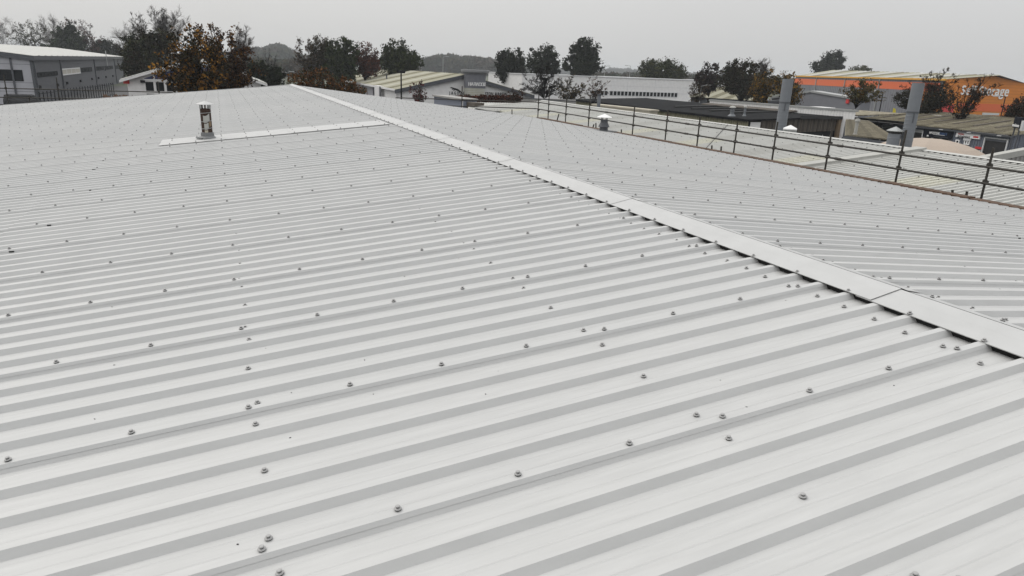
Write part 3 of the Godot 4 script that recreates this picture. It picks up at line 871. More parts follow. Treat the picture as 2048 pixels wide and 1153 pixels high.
func left_yard():
	van("dark van parked in front of the grey unit behind the scaffold rails", flat(pt_d(50, 190, 124)), 0.05, M.paintblack, 5.3, 1.95, 1.9, 1.1)
	# palisade fence before the grey unit
	var a := flat(pt_d(78, 190, 118))
	var b := flat(pt_d(228, 190, 160))
	var w := thing("palisade_fence", "dark steel fence running past the grey unit", "fence", a, "", wall_frame(a, b).basis)
	var L := a.distance_to(b)
	var n := 26
	for k in n + 1:
		lbox(w, "post", L * k / n - 0.06, L * k / n + 0.06, 0, 2.6, -0.06, 0.06, M.dark)
	for h in [0.4, 2.3]: lbox(w, "rail", 0, L, h, h + 0.08, 0.062, 0.1, M.dark)
	var t := thing("wheeled_bin", "green wheeled bin standing by the dark fence", "bin", flat(pt_d(162, 197, 108)))
	part(t, "tub", prism_mesh([Vector3(-0.6, 0.15, 0.4), Vector3(-0.7, 1.2, 0.5), Vector3(0.7, 1.2, 0.5), Vector3(0.6, 0.15, 0.4)], Vector3(0, 0, -0.9)), M.green)
	part(t, "lid", box_mesh(Vector3(0, 1.25, 0.05), Vector3(1.5, 0.1, 1.05)), M.slate)
	for k in 2: part(t, "wheel", tube_mesh(Vector3(-0.5 + k, 0.1, 0.3), Vector3(-0.4 + k, 0.1, 0.3), 0.1, 0.1, 10), M.tyre)
	# soil bank behind the verge
	var p0 := flat(pt_d(205, 188, 74))
	var p1 := flat(pt_d(345, 188, 68))
	var s := st0()
	var f := FastNoiseLite.new()
	f.frequency = 0.9
	for k in 40:
		var q0 := p0.lerp(p1, k / 40.0)
		var q1 := p0.lerp(p1, (k + 1) / 40.0)
		var d := Vector3(0.3, 0, 1).normalized() * 3.0
		var h0 := 4.5 + 0.35 * f.get_noise_1d(k)
		var h1 := 4.5 + 0.35 * f.get_noise_1d(k + 1)
		quad(s, q0 + d, q0 + Vector3(0, h0, 0), q1 + Vector3(0, h1, 0), q1 + d)
		quad(s, q0 + Vector3(0, h0, 0), q0 - d, q1 - d, q1 + Vector3(0, h1, 0))
	tag(part(self, "earth_bank", fin(s), M.rusty), "brown earth bank showing above the roof verge below the white hall", "bank")

# ---------------------------------------------------------------- the car showroom and its surroundings
func showroom():
	var c := pt_d(793, 179, 105)
	var z := c.z
	var w := thing("showroom", "white car showroom with mossy cream roof and round grey corner tower", "showroom", flat(c), "", Basis.IDENTITY)
	var e := c.y
	var ap := pt_z(928, 151, z)
	var rx := ap.x - c.x
	var rgt := pt_z(1062, 189, z).x - c.x
	var pk := ap.y
	# side eave runs along -z to the left corner
	var r := ray(675, 158)
	var far := -(r * (c.x / r.x)).z + z      # depth behind the gable
	far = absf((r * (c.x / r.x)).z - z)
	part(w, "gable_wall", prism_mesh([Vector3(0.2, 0, 0), Vector3(0.2, e - 0.35, 0), Vector3(rx, pk - 0.35, 0), Vector3(rgt, e - 0.6, 0), Vector3(rgt, 0, 0)], Vector3(0, 0, -0.4)), M.white)
	lbox(w, "side_wall", 0.2, 0.5, 0, e - 0.3, -far, -0.42, M.silver)
	lbox(w, "side_front", 0.0, 0.19, 1.9, e - 0.3, -far * 0.22, -0.3, M.white)
	for k in 3:
		var zz := -far * (0.32 + 0.17 * k)
		lbox(w, "pilaster", 0.08, 0.19, 0, e - 0.3, zz - 0.2, zz + 0.2, M.mid_grey)
	lbox(w, "side_door", 0.1, 0.18, 0, 2.6, -far * 0.56, -far * 0.5, M.mid_grey)
	lbox(w, "glazing_band", -0.02, 0.18, 0.2, 1.85, -far * 0.21, -0.3, M.glass)
	var pyl := lbox(w, "sign_pylon", -0.6, 0.06, 0, e + 0.15, -far * 0.235, -far * 0.165, M.white)
	lbox(w, "pylon_edge", -0.68, -0.605, 0, e + 0.1, -far * 0.164, -far * 0.15, M.mid_grey)
	var O := w.position
	var e0 := O + Vector3(-0.35, e, 0.5)
	var e1 := e0 + Vector3(0, 0, -far - 0.7)
	var r0 := O + Vector3(rx, pk + 0.15, 0.5)
	var r1 := r0 + Vector3(0, 0, -far - 0.7)
	roof_sheets(w, "roof_sheet", e0, e1, r1, r0, 22, 2, 0.09, [M.cream_roof, M.cream_b, M.cream_roof, M.cream_c])
	var f0 := O + Vector3(rgt + 0.4, e - 0.3, 0.5)
	roof_sheets(w, "roof_sheet", f0, f0 + Vector3(0, 0, -far - 0.7), r1, r0, 22, 2, 0.09, [M.cream_roof, M.cream_b])
	var iv := w.transform.affine_inverse()
	for q in [[e0, r0], [r0, f0]]:
		part(w, "verge", prism_mesh([iv * (q[0] - Vector3(0, 0.55, 0)), iv * (q[0] - Vector3(0, 0.02, 0)), iv * (q[1] - Vector3(0, 0.02, 0)), iv * (q[1] - Vector3(0, 0.55, 0))], Vector3(0, 0, -0.12)), M.slate)
	lbox(w, "gutter", -0.5, -0.36, e - 0.2, e + 0.06, -far - 0.2, 0.4, M.white)
	# entrance glazing along the foot of the gable
	var ga := on_wall(w, 790, 197)
	var gb := on_wall(w, 1000, 214)
	lbox(w, "canopy", 0.0, 8.0, 1.7, 2.25, 0.01, 1.2, M.black)
	for k in 8:
		lbox(w, "shop_window", 0.1 + k, 1.0 + k, 0.1, 1.68, 0.004, 0.08, M.glass)
	# tower
	var tc := pt_z(950, 150, z + 1.0)
	var tr := span(43, tc) * 0.5
	var top := pt_z(950, 140, z + 1.0).y
	var by := pt_z(950, 176, z + 1.0).y
	var loc := Vector3(tc.x, 0, tc.z) - O
	var tw := part(w, "tower", lathe_mesh([Vector2(tr, by), Vector2(tr, top - 1.1), Vector2(tr * 1.03, top - 1.08), Vector2(tr * 1.02, top - 0.95), Vector2(tr * 1.04, top - 0.5), Vector2(0, top - 0.5)], 32), M.tower, Transform3D(Basis.IDENTITY, loc))
	part(tw, "rim", lathe_mesh([Vector2(tr * 1.05, top - 0.62), Vector2(tr * 1.3, top - 0.3), Vector2(tr * 1.33, top), Vector2(tr * 1.25, top + 0.02), Vector2(0, top + 0.02)], 32), M.tower_rim)
	var gl := part(w, "glass_block_drum", lathe_mesh([Vector2(tr * 0.97, 0), Vector2(tr * 0.97, by - 0.02)], 32), M.glass_block, Transform3D(Basis.IDENTITY, loc))
	var bars := st0()
	for k in 26:
		var a := PI * k / 26.0
		tube(bars, Vector3(cos(a) * tr * 0.975, 0.1, sin(a) * tr * 0.975), Vector3(cos(a) * tr * 0.975, by, sin(a) * tr * 0.975), 0.025, 0.025, 4, false)
	for j in 10:
		var yy := by - 0.25 * j
		for k in 20:
			var a := PI * k / 20.0
			var a2 := PI * (k + 1) / 20.0
			tube(bars, Vector3(cos(a) * tr * 0.975, yy, sin(a) * tr * 0.975), Vector3(cos(a2) * tr * 0.975, yy, sin(a2) * tr * 0.975), 0.025, 0.025, 4, false)
	part(gl, "joint_grid", fin(bars), M.off_white)
	# lettering set round the drum
	var letters := "HARWOODS"
	var ly := pt_z(950, 168, z + 1.0 + tr).y - 0.05
	for k in letters.length():
		var a := deg_to_rad(137.0 - 14.0 * k)
		var o := text(tw, "letter", letters[k], 0.5, M.white_clean, Vector3.ZERO, 0.08, 0.85)
		o.transform = Transform3D(Basis(Vector3.UP, PI / 2 - a), Vector3(cos(a) * tr * 1.03, ly, sin(a) * tr * 1.03))
	var la := on_wall(w, 990, 188.5)
	text(w, "lettering", "ASTON MARTIN", 0.5, M.black, Vector3(la.x, la.y, 0.05), 0.06, 0.78, true)
	var lj := on_wall(w, 914, 186.5)
	text(w, "lettering", "J A G U A R", 0.42, M.slate, Vector3(lj.x, lj.y, 0.05), 0.06, 0.85, true)
	# leaping cat emblem
	var em := on_wall(w, 914, 181)
	var cat := [[-0.95, 0.42, -0.62, 0.3, 0.1, 0.12], [-0.62, 0.3, 0.0, 0.12, 0.13, 0.17], [0.0, 0.12, 0.5, -0.15, 0.17, 0.12], [0.5, -0.15, 0.95, -0.45, 0.1, 0.05], [-0.55, 0.25, -0.85, 0.08, 0.07, 0.04], [-0.4, 0.15, -0.6, -0.1, 0.06, 0.04], [0.45, -0.15, 0.35, -0.42, 0.08, 0.04], [-0.95, 0.42, -1.1, 0.36, 0.09, 0.05]]
	var se := st0()
	for q in cat:
		tube(se, Vector3(q[0], q[1], 0), Vector3(q[2], q[3], 0), q[4], q[5], 6)
	part(w, "emblem", fin(se), M.black, Transform3D(Basis.IDENTITY.scaled(Vector3(0.95, 0.95, 0.4)), Vector3(em.x, em.y, 0.06)))
	for px in [[696, 146], [773, 149]]:
		var q := pt_d(px[0], px[1] + 6, 135 if px[0] == 696 else 128)
		part(w, "roof_vent", tube_mesh(iv * Vector3(q.x, q.y - 1.0, q.z), iv * Vector3(q.x, q.y + 0.5, q.z), 0.12, 0.12, 6), M.slate)
	# blue-grey shed in front
	var sa := pt_d(868, 193, 62)
	var sb := pt_d(926, 201, 56)
	var h := thing("lean_to_shed", "blue-grey metal lean-to shed with sloping top beyond the scaffold corner", "shed", flat(sa), "", wall_frame(sa, sb).basis)
	var l := flat(sa).distance_to(flat(sb))
	part(h, "wall", prism_mesh([Vector3(0, 0, 0), Vector3(0, sa.y, 0), Vector3(l, sb.y, 0), Vector3(l, 0, 0)], Vector3(0, 0, -1.2)), M.shed_blue)
	part(h, "roof", prism_mesh([Vector3(-0.1, sa.y + 0.01, 0.15), Vector3(-0.1, sa.y + 0.14, 0.15), Vector3(l + 0.1, sb.y + 0.14, 0.15), Vector3(l + 0.1, sb.y + 0.01, 0.15)], Vector3(0, 0, -1.4)), M.fence_grey)
	lbox(h, "corner_trim", l - 0.1, l + 0.02, 0, sb.y - 0.02, 0.003, 0.03, M.white)
	lbox(h, "end_wall", l + 0.02, l + 1.6, 0, sb.y - 0.1, -1.1, -0.3, M.brown_clad)
	# grey fence panels in front of the showroom
	var fa := pt_d(1043, 196, 80)
	var fb := pt_d(1152, 199, 76)
	var fe := thing("metal_fence", "pale grey upright metal fence panels between the hedge and the black roof", "fence", flat(fa), "", wall_frame(fa, fb).basis)
	l = flat(fa).distance_to(flat(fb))
	for k in 14:
		var u := l * k / 14.0
		lbox(fe, "panel", u + 0.01, u + l / 14.0 - 0.02, 0, lerpf(fa.y, fb.y, k / 14.0), -0.04, 0.02 * (k % 2), M.fence_grey)
	lbox(fe, "rail", 0, l, fa.y - 0.02, fa.y + 0.06, 0.025, 0.06, M.slate)
	# small white shed roof this side of the hedge
	var p0 := pt_d(936, 219, 52)
	var p1 := pt_d(1050, 226, 49)
	var p2 := pt_d(1044, 208, 60)
	var p3 := pt_d(936, 205.5, 63)
	var lr := thing("low_outhouse", "low outhouse with a bright white ribbed roof in front of the russet hedge", "outhouse", flat(p0))
	roof_sheets(lr, "roof_sheet", p0, p1, p2, p3, 8, 3, 0.06, [M.off_roof, M.nb_a])
	part(lr, "ridge_cap", tube_mesh(lr.transform.affine_inverse() * p3 + Vector3(0, 0.02, 0), lr.transform.affine_inverse() * p2 + Vector3(0, 0.02, 0), 0.04, 0.04, 6), M.nb_a)
	var il := lr.transform.affine_inverse()
	part(lr, "wall", prism_mesh([il * flat(p0), il * (p0 - Vector3(0, 0.1, 0)), il * (p1 - Vector3(0, 0.1, 0)), il * flat(p1)], Vector3(-0.05, 0, -3)), M.off_white)

func office():
	var z := pt_d(1045, 149, 150).z
	var a := pt_z(1044, 149, z)
	var b := pt_z(1392, 163, z)
	var w := thing("white_office", "long white clad building with one ribbon of small square windows", "building", flat(a), "", wall_frame(a, b).basis)
	var L := flat(a).distance_to(flat(b)) + 14.0
	lbox(w, "wall", 0, L, 0, a.y, -20, 0, M.white)
	lbox(w, "parapet_cap", -0.15, L + 0.1, a.y + 0.003, a.y + 0.2, -20, 0.12, M.off_white)
	for h in [a.y - 1.7, a.y - 3.0]: lbox(w, "cladding_joint", 0, L, h, h + 0.05, 0.003, 0.012, M.off_white)
	for k in 5: lbox(w, "cladding_seam", 4 + k * 7.2, 4.05 + k * 7.2, 2.8, a.y, 0.003, 0.014, M.off_white)
	var q0 := on_wall(w, 1219, 191)
	var q1 := on_wall(w, 1222, 182)
	var n := 19
	var step := on_wall(w, 1227, 184).x - on_wall(w, 1219.5, 184).x
	for k in n:
		window(w, Vector3(q0.x + k * step, q0.y, 0), Vector3(q0.x + k * step + step * 0.86, q1.y, 0), 1, M.off_white, M.glass, 0.1)
	for k in 4:
		var x := on_wall(w, 1186 + 7.6 * k, 184).x
		window(w, Vector3(x, q0.y, 0), Vector3(x + step * 0.86, q1.y, 0), 1, M.off_white, M.glass, 0.1)
	lbox(w, "canopy", L * 0.35, L, q0.y - 1.2, q0.y - 0.9, 0.004, 1.4, M.galv)
	# cream roofed block to its right, behind trees
	var c := pt_d(1385, 172, 135)
	var d := pt_d(1520, 180, 128)
	var v := thing("cream_roof_block", "low block with cream sheeted roof half hidden by bare trees", "building", flat(c), "", wall_frame(c, d).basis)
	var l := flat(c).distance_to(flat(d))
	lbox(v, "wall", 0, l, 0, c.y - 1.9, -14, 0, M.slate)
	var X := v.transform
	roof_sheets(v, "roof_sheet", X * Vector3(-0.3, c.y - 1.9, 0.4), X * Vector3(l + 0.3, c.y - 1.9, 0.4), X * Vector3(l + 0.3, c.y, -8), X * Vector3(-0.3, c.y, -8), 10, 3, 0.06, [M.cream_roof, M.cream_b])

# ---------------------------------------------------------------- black roofed hall and what lies behind it
func black_hall():
	var a := pt_y(1498, 240, 4.3)
	var far := pt_x(1148, 200, a.x)
	var fr := Transform3D(Basis(Vector3(0, 0, 1), Vector3.UP, Vector3(-1, 0, 0)), Vector3(a.x, 0, far.z))   # x runs along +z, z towards -x
	var w := thing("black_roof_hall", "tan clad hall under a broad black felt roof", "building", fr.origin, "", fr.basis)
	var L := a.z - far.z
	var right := pt_z(1688, 233, a.z)
	var wd := right.x - a.x
	ribs("tan_cladding", w, 0, L, 0, 4.15, 0.0, 0.3, 0.05, M.tan)
	lbox(w, "brick_pier", L * 0.63, L * 0.645, 0, 3.9, 0.06, 0.12, M.brick)
	lbox(w, "eave_fascia", -0.2, L + 0.2, 4.15, 4.35, 0.06, 0.3, M.dark)
	part(w, "roof", prism_mesh([Vector3(-0.3, 4.36, 0.35), Vector3(L + 0.3, 4.36, 0.35), Vector3(L + 0.3, right.y, -wd), Vector3(-0.3, right.y, -wd)], Vector3(0, -0.12, 0)), M.felt)
	# far pitch
	part(w, "back_roof", prism_mesh([Vector3(-0.3, right.y - 0.01, -wd - 0.01), Vector3(L + 0.3, right.y - 0.01, -wd - 0.01), Vector3(L + 0.3, 4.2, -wd * 1.9), Vector3(-0.3, 4.2, -wd * 1.9)], Vector3(0, -0.12, 0)), M.felt)
	for k in 4:      # raised felt curbs
		var u := 0.12 + 0.17 * k
		var s := st0()
		var p := Vector3(L * (0.55 + 0.09 * k), lerpf(4.36, right.y, 0.55) + 0.08, -wd * 0.55)
		bx(s, p, Vector3(0.35, 0.2, wd * 0.6), Basis(Vector3(1, 0, 0), atan2(right.y - 4.36, wd)))
		part(w, "roof_curb", fin(s), M.black)
	# gable end, facing +z: dark boarding over glass, local x = L
	var brd := 44
	for k in brd:
		var z0 := -wd * 0.12 - (wd * 0.8) * k / brd
		var t := lerpf(4.2, right.y - 0.15, -z0 / wd)
		lbox(w, "board", L + 0.0 + 0.02 * (k % 2), L + 0.06 + 0.02 * (k % 2), t - 1.25, t, z0 - wd * 0.8 / brd + 0.03, z0, M.brown_clad if k % 3 else M.board_b)
	part(w, "gable_backing", prism_mesh([Vector3(L - 0.1, 0, 0), Vector3(L - 0.1, 4.2, 0), Vector3(L - 0.1, right.y - 0.15, -wd), Vector3(L - 0.1, 0, -wd)], Vector3(0.05, 0, 0)), M.dark)
	lbox(w, "white_panel", L + 0.0, L + 0.05, 2.6, 4.1, -wd * 0.12, -wd * 0.02, M.white)
	for k in 9:
		lbox(w, "glazing_bar", L + 0.0, L + 0.06, 0.8, 2.9, -wd * (0.2 + 0.085 * k) - 0.05, -wd * (0.2 + 0.085 * k), M.off_white)
	lbox(w, "timber_post", L + 0.0, L + 0.3, 0, right.y - 0.2, -wd, -wd * 0.93, M.timber)
	lbox(w, "gable_fascia", L + 0.31, L + 0.36, right.y - 0.28, right.y + 0.03, -wd - 0.1, -wd * 0.5, M.black)
	# roof vents on it
	for q in [[1464, 231, 1465, 213, 0.34, "mushroom roof vent with pale cap on the black felt roof"], [1489, 232, 1490, 212, 0.2, "slim ribbed vent pipe beside the mushroom vent"], [1378, 206, 1379, 201, 0.1, "short dark vent pipe far back on the black roof"]]:
		var r := ray(q[0], q[1])
		var inv := w.transform.affine_inverse()
		var p := pt_y(q[0], q[1], 4.36 + (right.y - 4.36) * (0.25 if q[0] > 1400 else 0.7))
		var hgt := span(q[1] - q[3], p) * 1.05
		var v := thing("roof_vent", q[5], "vent", p)
		var rr: float = q[4]
		part(v, "stem", lathe_mesh([Vector2(rr * 1.3, -0.1), Vector2(rr * 0.6, 0.15), Vector2(rr * 0.55, hgt * 0.45), Vector2(rr * 0.7, hgt * 0.48), Vector2(rr * 0.55, hgt * 0.52), Vector2(rr * 0.55, hgt * 0.75), Vector2(0, hgt * 0.75)], 14), M.duct if q[0] > 1400 else M.dark)
		part(v, "cap", lathe_mesh([Vector2(0, hgt), Vector2(rr * 0.6, hgt * 0.95), Vector2(rr, hgt * 0.8), Vector2(rr * 0.9, hgt * 0.78), Vector2(0, hgt * 0.8)], 14), M.old_grey if q[0] > 1400 else M.dark)
	# cream wall bits between the fence and the hall, with a chimney pipe
	var ca := pt_d(1190, 211, 55)
	var cb := pt_d(1300, 224, 50)
	var l := flat(ca).distance_to(flat(cb))
	var t := thing("cream_annexe", "low cream rendered annexe with flat roof in front of the black roof", "building", flat(ca), "", wall_frame(ca, cb).basis)
	lbox(t, "wall", -0.3, l, 0, ca.y, -0.7, 0, M.cream_wall)
	lbox(t, "coping", -0.4, l + 0.1, ca.y + 0.003, ca.y + 0.1, -0.75, 0.06, M.cream_wall)
	var cp := pt_d(1197, 215, 50)
	t = thing("stove_pipe", "plain grey stove pipe standing in front of the black roof edge", "pipe", flat(cp))
	part(t, "pipe", tube_mesh(Vector3.ZERO, Vector3(0, pt_d(1199, 192, 50).y, 0), 0.12, 0.12, 12), M.duct)
	part(t, "rim", tube_mesh(Vector3(0, pt_d(1199, 192, 50).y, 0), Vector3(0, pt_d(1199, 192, 50).y + 0.12, 0), 0.14, 0.14, 12), M.slate)
	# long low pale shed behind it
	var sa := pt_d(1420, 202, 92)
	var sb := pt_d(1712, 224, 78)
	w = thing("pale_shed", "long low pale corrugated shed behind the black roof", "shed", flat(sa), "", wall_frame(sa, sb).basis)
	l = flat(sa).distance_to(flat(sb))
	ribs("cladding", w, 0, l, 0, sa.y, 0, 0.35, 0.05, M.white, sb.y)
	part(w, "coping", prism_mesh([Vector3(-0.1, sa.y, 0.1), Vector3(-0.1, sa.y + 0.18, 0.1), Vector3(l + 0.1, sb.y + 0.18, 0.1), Vector3(l + 0.1, sb.y, 0.1)], Vector3(0, 0, -0.4)), M.galv)
	part(w, "front_roof", prism_mesh([Vector3(0, sa.y - 0.36, 1.3), Vector3(0, sa.y - 0.22, 0.1), Vector3(l * 0.66, lerpf(sa.y, sb.y, 0.66) - 0.3, 0.1), Vector3(l * 0.66, lerpf(sa.y, sb.y, 0.66) - 0.42, 1.3)], Vector3(0, -0.1, 0)), M.brown_clad)
	part(w, "roof", prism_mesh([Vector3(0, sa.y - 0.3, -0.4), Vector3(l, sb.y - 0.3, -0.4), Vector3(l, sb.y - 0.1, -8), Vector3(0, sa.y - 0.1, -8)], Vector3(0, -0.1, 0)), M.moss_roof)

func rust_shed():
	# mossy corrugated shed right of the black hall
	var a := pt_d(1690, 272, 47)
	var b := pt_d(1800, 283, 43)
	var c := pt_d(1738, 243, 68)
	var d := pt_d(1692, 239, 70)
	var w := thing("mossy_shed", "shed with a mossy grey corrugated roof and thin flue beside the timber post", "shed", flat(a))
	var inv := w.transform.affine_inverse()
	roof_sheets(w, "roof_sheet", a, b, c, d, 9, 4, 0.07, [M.moss_roof, M.moss_b, M.moss_roof])
	part(w, "wall", prism_mesh([inv * flat(a), inv * (a - Vector3(0, 0.08, 0)), inv * (b - Vector3(0, 0.08, 0)), inv * flat(b)], Vector3(0.1, 0, -0.3)), M.slate)
	part(w, "back_wall", prism_mesh([inv * flat(d), inv * (d - Vector3(0, 0.08, 0)), inv * (c - Vector3(0, 0.08, 0)), inv * flat(c)], Vector3(0, 0, 0.3)), M.slate)
	var p := pt_d(1711, 268, 48)
	var h := span(26, p)
	var t := thing("flue_pipe", "thin weathered flue with bulb cap on the mossy corrugated roof", "flue", p - Vector3(0, 0.1, 0))
	part(t, "pipe", lathe_mesh([Vector2(0.16, 0.05), Vector2(0.1, 0.12), Vector2(0.1, h), Vector2(0.16, h + 0.05), Vector2(0.13, h + 0.2), Vector2(0, h + 0.22)], 12), M.old_grey)

func garages():
	var a := pt_y(1722, 239.5, 4.0)
	var b := pt_y(2027, 271, 4.0)
	var w := thing("garage_row", "row of blue-grey trade garages with mossy corrugated roof and dark open bays", "building", flat(a), "", wall_frame(a, b).basis)
	var L := flat(a).distance_to(flat(b))
	var e := 4.0
	ribs("front_cladding", w, 0, L, 0, e - 0.1, -0.06, 0.28, 0.05, M.garage)
	lbox(w, "gutter", -0.2, L + 0.2, e - 0.2, e - 0.05, 0.13, 0.3, M.slate)
	for k in 6: lbox(w, "gutter_joint", L * (0.08 + 0.17 * k), L * (0.08 + 0.17 * k) + 0.45, e - 0.18, e - 0.1, 0.302, 0.33, M.off_white)
	# end wall on the right
	part(w, "end_wall", prism_mesh([Vector3(L, 0, 0), Vector3(L, e - 0.1, 0), Vector3(L, e + 1.1, -9), Vector3(L, 0, -9)], Vector3(-0.15, 0, 0)), M.garage)
	for k in 12: lbox(w, "end_rib", L, L + 0.05, 0, e - 0.15 + 0.09 * k, -0.4 - 0.72 * k, -0.2 - 0.72 * k, M.garage)
	var X := w.transform
	roof_sheets(w, "roof_sheet", X * Vector3(-0.4, e, 0.35), X * Vector3(L + 0.3, e, 0.35), X * Vector3(L + 0.3, e + 1.15, -9), X * Vector3(-0.4, e + 1.15, -9), 20, 4, 0.09, [M.moss_roof, M.moss_b, M.moss_c, M.moss_roof])
	roof_sheets(w, "roof_sheet", X * Vector3(-0.4, e, -18), X * Vector3(L + 0.3, e, -18), X * Vector3(L + 0.3, e + 1.15, -9), X * Vector3(-0.4, e + 1.15, -9), 20, 2, 0.09, [M.moss_b, M.moss_c])
	for k in 8:
		var sx := L * (0.06 + 0.125 * k)
		var sl := st0()
		bx(sl, Vector3(sx, e + 1.15 * 0.52 + 0.11, -4.4), Vector3(0.3, 0.06, 4.6), Basis(Vector3(1, 0, 0), 0.127))
		part(w, "roof_slot", fin(sl), M.brown_clad)
	# open bays
	for q in [[1768, 1822, 246], [1828, 1850, 252], [1973, 2019, 273]]:
		var x0 := on_wall(w, q[0], q[2]).x
		var x1 := on_wall(w, q[1], q[2] + 4).x
		var top := e - 0.5
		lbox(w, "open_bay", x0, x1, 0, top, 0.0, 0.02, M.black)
		lbox(w, "bay_lintel", x0 - 0.1, x1 + 0.1, top, top + 0.12, 0.0, 0.1, M.galv)
		for x in [x0, x1]: lbox(w, "bay_jamb", x - 0.06, x + 0.06, 0, top, 0.021, 0.12, M.off_white)
		lbox(w, "roller_shutter", x0 + 0.1, x1 - 0.1, top - 0.2, top - 0.02, 0.03, 0.09, M.galv if q[0] < 1900 else M.slate)
	# tyre shop board
	var s0 := on_wall(w, 1722, 246)
	var s1 := on_wall(w, 1764, 258)
	var sg := thing_sign(w, minf(s0.x, s1.x), maxf(s0.x, s1.x), s1.y - 0.1, e - 0.22, M.navy)
	text(sg, "lettering", "TYRES &", 0.2, M.white_clean, Vector3(lerpf(s0.x, s1.x, 0.7), e - 0.55, 0.13), 0.03, 1.0, true)
	# MOTORFORCE board
	s0 = on_wall(w, 1851, 254)
	s1 = on_wall(w, 1905, 279)
	sg = thing_sign(w, s0.x, s1.x, s1.y, e - 0.22, M.navy)
	var cx := (s0.x + s1.x) / 2
	var wsz := s1.x - s0.x
	text(sg, "lettering", "MOTOR", 0.22, M.white_clean, Vector3(cx - wsz * 0.1, e - 0.55, 0.13), 0.03, 1.15, true)
	text(sg, "lettering", "FORCE", 0.22, M.sky_text, Vector3(cx + wsz * 0.19, e - 0.55, 0.13), 0.03, 1.15)
	for k in 2:
		lbox(sg, "small_print", cx - wsz * (0.14 - 0.04 * k), cx + wsz * (0.26 + 0.12 * k), e - 0.72 - 0.2 * k, e - 0.67 - 0.2 * k, 0.123, 0.13, M.off_white if k == 0 else M.slate)
	lbox(sg, "badge", cx - wsz * 0.34, cx - wsz * 0.28, e - 0.97, e - 0.83, 0.123, 0.14, M.white_clean)
	for k in 3:
		var xx := lerpf(s0.x, s1.x, 0.06 + 0.3 * k)
		window(w, Vector3(xx, 0.6, 0), Vector3(xx + wsz * 0.25, s1.y + 0.02, 0), 1, M.slate, M.glass, 0.08)
	# lit-face shop signs
	s0 = on_wall(w, 1916, 263)
	s1 = on_wall(w, 1961, 279)
	sg = thing_sign(w, s0.x, s1.x, s1.y, s0.y - 0.03, M.white_clean)
	cx = (s0.x + s1.x) / 2
	wsz = s1.x - s0.x
	var my := (s1.y + s0.y - 0.03) / 2
	text(sg, "lettering", "GENERAL", 0.2, M.black, Vector3(cx - wsz * 0.14, my - 0.17, 0.13), 0.03, 1.15, true)
	text(sg, "lettering", "Mobile", 0.15, M.red, Vector3(cx - wsz * 0.28, my + 0.07, 0.13), 0.03, 1.0)
	lbox(sg, "red_patch", cx + wsz * 0.24, cx + wsz * 0.45, my - 0.15, my + 0.02, 0.123, 0.13, M.red)
	lbox(sg, "lower_plate", cx - wsz * 0.15, cx + wsz * 0.15, my - 0.5, my - 0.28, 0.0, 0.12, M.off_white)
	for q in [[1912, 281, 1920, 289, 1], [1930, 281, 1941, 288, 2]]:
		window(w, on_wall(w, q[0], q[3]), on_wall(w, q[2], q[1]), q[4], M.white_clean, M.glass, 0.1)
	var dp := on_wall(w, 1952, 284)
	lbox(w, "door", dp.x - 0.55, dp.x + 0.55, 0, 2.1, 0.0, 0.06, M.galv)
	var dr := on_wall(w, 1962, 285)
	lbox(w, "notice_board", dr.x - 0.2, dr.x + 0.25, 0.9, 2.3, 0.0, 0.06, M.off_white)
	lbox(w, "red_sign", dr.x - 0.4, dr.x + 0.4, 2.4, 2.62, 0.0, 0.06, M.red)
	# low pale parapet behind the ridge
	var q0 := pt_d(1836, 229, 96)
	var q1 := pt_d(1880, 236, 93)
	var v := thing("pale_parapet", "pale flat-topped block just behind the mossy garage roof", "building", flat(q0), "", wall_frame(q0, q1).basis)
	lbox(v, "wall", 0, flat(q0).distance_to(flat(q1)), 0, q0.y, -4, 0, M.off_white)
	lbox(v, "coping", -0.1, flat(q0).distance_to(flat(q1)) + 0.1, q0.y + 0.002, q0.y + 0.12, -4.1, 0.1, M.white)
	q0 = pt_d(1880, 233, 97)
	q1 = pt_d(1930, 243, 92)
	v = thing("grey_paling", "weathered grey paling fence behind the garage ridge", "fence", flat(q0), "", wall_frame(q0, q1).basis)
	var l := flat(q0).distance_to(flat(q1))
	for k in 12: lbox(v, "pale", l * k / 12.0, l * (k + 0.85) / 12.0, 0, q0.y - 0.2 + 0.08 * (k % 3), 0, 0.05, M.moss_b)
	for h in [1.0, 2.6]: lbox(v, "rail", 0, l, h, h + 0.1, -0.05, -0.005, M.slate)
func thing_sign(w: Node3D, x0: float, x1: float, y0: float, y1: float, m: Material) -> MeshInstance3D:
	return lbox(w, "sign_board", x0, x1, y0, y1, 0.0, 0.12, m)

